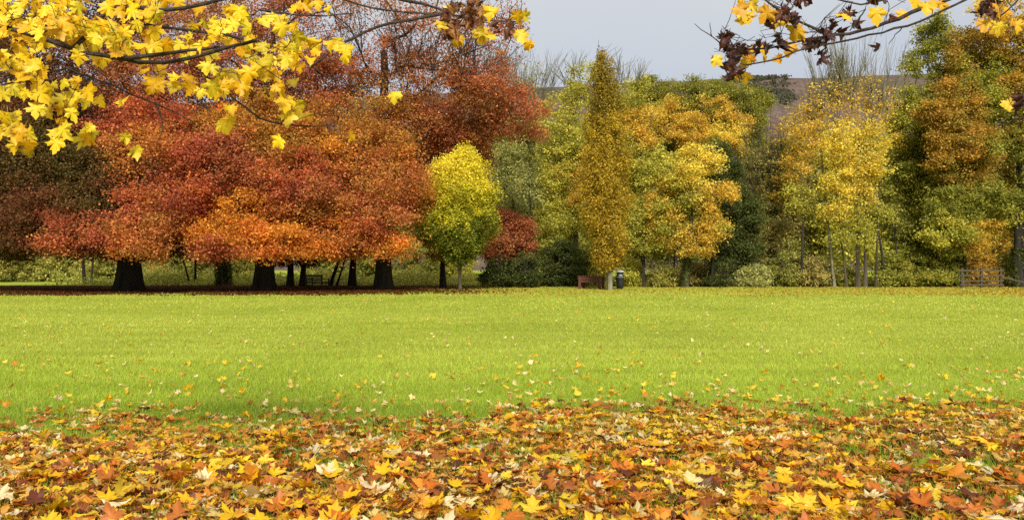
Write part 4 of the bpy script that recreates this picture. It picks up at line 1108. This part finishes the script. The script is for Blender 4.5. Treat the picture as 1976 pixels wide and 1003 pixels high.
YL = [(255, 214, 30), (254, 202, 22), (252, 220, 50), (246, 190, 22), (232, 208, 44)]
bough_tree('maple whose dark boughs of bright yellow leaves hang in from the top left', -9.0, 1.2, .38, 6.5, [
    ([(-250, -60, 0), (-60, 35, 0), (62, 68, 0), (155, 100, 0), (235, 113, 0), (280, 123, .05), (335, 122, .05), (395, 106, 0), (440, 92, 0), (495, 78, 0)], .028, .010, 3.3),
    ([(235, 113, 0), (300, 105, -.05), (350, 98, 0), (400, 95, 0), (445, 92, 0)], .013, .007, None),
    ([(140, 95, .1), (180, 60, .1), (200, 16, .1), (230, 8, .1), (260, 15, .1), (300, 20, .1), (345, 18, .1), (400, 8, .1), (450, -6, .1)], .013, .011, None),
    ([(-200, -200, .2), (150, -60, .3), (210, 20, .2), (280, 48, .2), (350, 58, .2), (430, 66, .2), (500, 80, .2)], .018, .008, 4.2),
    ([(130, 132, .1), (190, 155, .1), (250, 182, .1), (310, 203, .1), (350, 222, .1), (378, 240, .1)], .007, .003, None),
    ([(155, 100, .0), (170, 125, .05), (205, 150, .05)], .006, .003, None),
    ([(300, 200, .1), (312, 222, .1), (320, 248, .1), (302, 275, .1)], .005, .002, None),
    ([(-40, 175, .0), (30, 158, .0), (95, 140, .0), (130, 132, .1)], .006, .005, None),
    ([(-150, -320, .3), (400, -110, .4), (580, -30, .4), (665, 0, .4), (700, 13, .4), (745, 22, .4), (800, 26, .4), (850, 28, .4), (920, 36, .4), (970, 45, .4), (1000, 42, .4)], .024, .004, 5.2),
    ([(850, 28, .4), (790, 38, .4), (740, 46, .4), (705, 62, .4), (660, 82, .4), (635, 106, .4), (600, 130, .4)], .011, .006, None),
    ([(500, 20, .3), (560, 30, .3), (600, 32, .3), (680, 27, .3)], .006, .004, None),
    ([(600, 128, .4), (640, 152, .4), (690, 172, .4), (745, 170, .4)], .005, .002, None),
    ([(500, 228, .3), (555, 242, .3), (610, 245, .3), (650, 240, .3)], .006, .003, None),
    ([(440, 180, .3), (470, 205, .3), (500, 228, .3)], .006, .006, None),
    ([(378, 130, .2), (410, 155, .3), (440, 180, .3)], .007, .006, None),
    ([(700, -40, .4), (760, 2, .4), (820, 6, .4), (870, 26, .4)], .013, .007, None),
    ([(600, 0, .4), (640, 25, .4), (665, 55, .4), (690, 70, .4)], .005, .002, None),
    ([(95, 140, .0), (70, 180, 0), (40, 215, 0), (45, 245, 0)], .004, .002, None),
], [(60, 20, 120, 40, 46), (170, 25, 120, 40, 40), (290, 10, 90, 25, 18), (40, 90, 70, 40, 26), (130, 60, 90, 30, 22), (190, 80, 60, 30, 16), (270, 70, 50, 30, 10), (40, 150, 50, 40, 16), (105, 195, 40, 35, 12), (140, 170, 35, 30, 8), (180, 195, 18, 14, 2), (235, 198, 12, 10, 2),
    (15, 235, 25, 30, 8), (50, 262, 24, 22, 7), (108, 248, 14, 20, 4), (165, 262, 22, 18, 4), (185, 245, 10, 12, 2), (240, 250, 12, 10, 2), (262, 283, 4, 4, 1), (300, 165, 16, 20, 3), (345, 145, 25, 22, 4), (290, 130, 25, 18, 3), (400, 145, 40, 35, 10), (440, 155, 40, 30, 9), (395, 60, 60, 30, 12), (430, 20, 60, 25, 10), (380, 95, 40, 15, 5),
    (470, 60, 50, 40, 14), (510, 110, 40, 30, 10), (480, 145, 40, 30, 9), (560, 70, 40, 25, 8), (570, 100, 40, 25, 10), (610, 95, 24, 20, 4), (520, 155, 20, 25, 4), (640, 75, 14, 10, 2), (670, 93, 12, 8, 2), (560, 190, 25, 14, 4), (575, 212, 25, 14, 5), (565, 150, 10, 6, 1), (440, 210, 18, 20, 3), (428, 238, 8, 14, 2), (545, 268, 4, 4, 1), (672, 254, 4, 5, 1), (767, 176, 5, 5, 1), (545, 35, 14, 20, 4), (620, 8, 60, 8, 5), (860, 46, 10, 14, 2), (880, 60, 14, 10, 2), (930, 62, 22, 12, 4), (945, 20, 18, 8, 3), (1002, 28, 6, 12, 2), (1003, 55, 6, 8, 1), (1024, 82, 7, 6, 2), (868, 10, 8, 8, 1), (1000, -10, 5, 5, 1)],
    [(900, 22, 42, 26, 46), (868, 50, 26, 20, 14), (960, 45, 12, 14, 6), (990, 52, 14, 16, 8), (505, 170, 25, 14, 4), (645, 240, 10, 6, 4)], 4.75, YL,
    [(112, 66, 40), (90, 50, 36), (140, 86, 48), (150, 100, 50)])

RY = [(254, 204, 44), (250, 192, 38), (254, 214, 64), (244, 180, 42)]
bough_tree('maple whose bough of withered brown and few golden leaves hangs in from top right', 8.6, 1.4, .36, 6.2, [
    ([(2300, -230, .2), (2050, -90, .1), (1930, -36, 0), (1860, 0, 0), (1795, 36, 0), (1730, 56, 0), (1665, 72, 0), (1600, 83, 0), (1545, 97, 0), (1505, 113, 0), (1470, 124, 0), (1438, 126, 0)], .022, .004, 3.6),
    ([(1895, -30, .1), (1830, 0, .05), (1765, 22, .05), (1715, 45, .05), (1660, 63, .05), (1610, 68, .0), (1545, 78, .0), (1490, 92, .0), (1445, 100, .0), (1405, 92, .0)], .014, .004, None),
    ([(1600, 68, 0), (1565, 55, 0), (1535, 38, 0), (1505, 25, 0), (1470, -5, 0)], .008, .005, None),
    ([(1750, -20, .1), (1700, 10, .1), (1670, 18, .1), (1640, 8, .1), (1600, -5, .1)], .007, .004, None),
    ([(1670, 18, .1), (1655, 40, .1), (1640, 60, .05)], .004, .003, None),
    ([(1405, 92, 0), (1385, 78, 0), (1370, 68, 0), (1355, 60, 0), (1340, 46, 0)], .004, .0015, None),
    ([(1374, 71, 0), (1371, 60, 0), (1370, 44, 0)], .003, .0015, None),
    ([(1412, 88, 0), (1405, 68, 0), (1393, 50, 0)], .0035, .0015, None),
    ([(2150, -160, .1), (2030, -60, .1), (1970, -10, .1), (1958, 10, .1), (1945, 24, .1), (1925, 36, .1)], .014, .004, 3.9),
    ([(2100, 150, .1), (2020, 170, .1), (1970, 195, .1), (1950, 200, .1)], .006, .002, 2.4),
    ([(1740, 55, 0), (1725, 72, 0), (1715, 85, 0)], .003, .0015, None),
], [(1432, 6, 12, 10, 3), (1432, 28, 16, 8, 3), (1374, 110, 8, 8, 2), (1455, 100, 14, 10, 3), (1430, 140, 10, 6, 2), (1428, 115, 10, 6, 1), (1488, 14, 12, 10, 3), (1490, 40, 12, 8, 2), (1530, 88, 8, 6, 1), (1548, 50, 8, 6, 1), (1490, 110, 10, 5, 1), (1628, 28, 8, 5, 1), (1692, 14, 6, 5, 1), (1778, 4, 14, 8, 3), (1810, 6, 10, 6, 2), (1752, 20, 8, 6, 1), (1895, 8, 10, 6, 2), (1920, 40, 22, 8, 4), (1958, 36, 8, 6, 2), (1945, 196, 5, 5, 1), (1935, 12, 12, 8, 2)],
    [(1402, 75, 10, 22, 14), (1422, 95, 18, 14, 18), (1412, 130, 16, 18, 20), (1470, 85, 16, 10, 10), (1510, 30, 24, 20, 28), (1480, 35, 12, 10, 6), (1545, -2, 20, 10, 12), (1600, 55, 16, 14, 12), (1575, 82, 20, 8, 12), (1585, 104, 8, 4, 3), (1690, -4, 18, 8, 8), (1640, 18, 8, 6, 4), (1505, 72, 8, 12, 5), (1645, 45, 10, 8, 4), (1718, 32, 5, 5, 2), (1702, 84, 4, 4, 1), (1908, 12, 14, 20, 14), (1965, 190, 14, 10, 8)], 4.55, RY,
    [(86, 44, 34), (70, 36, 30), (104, 56, 40), (60, 34, 28)])
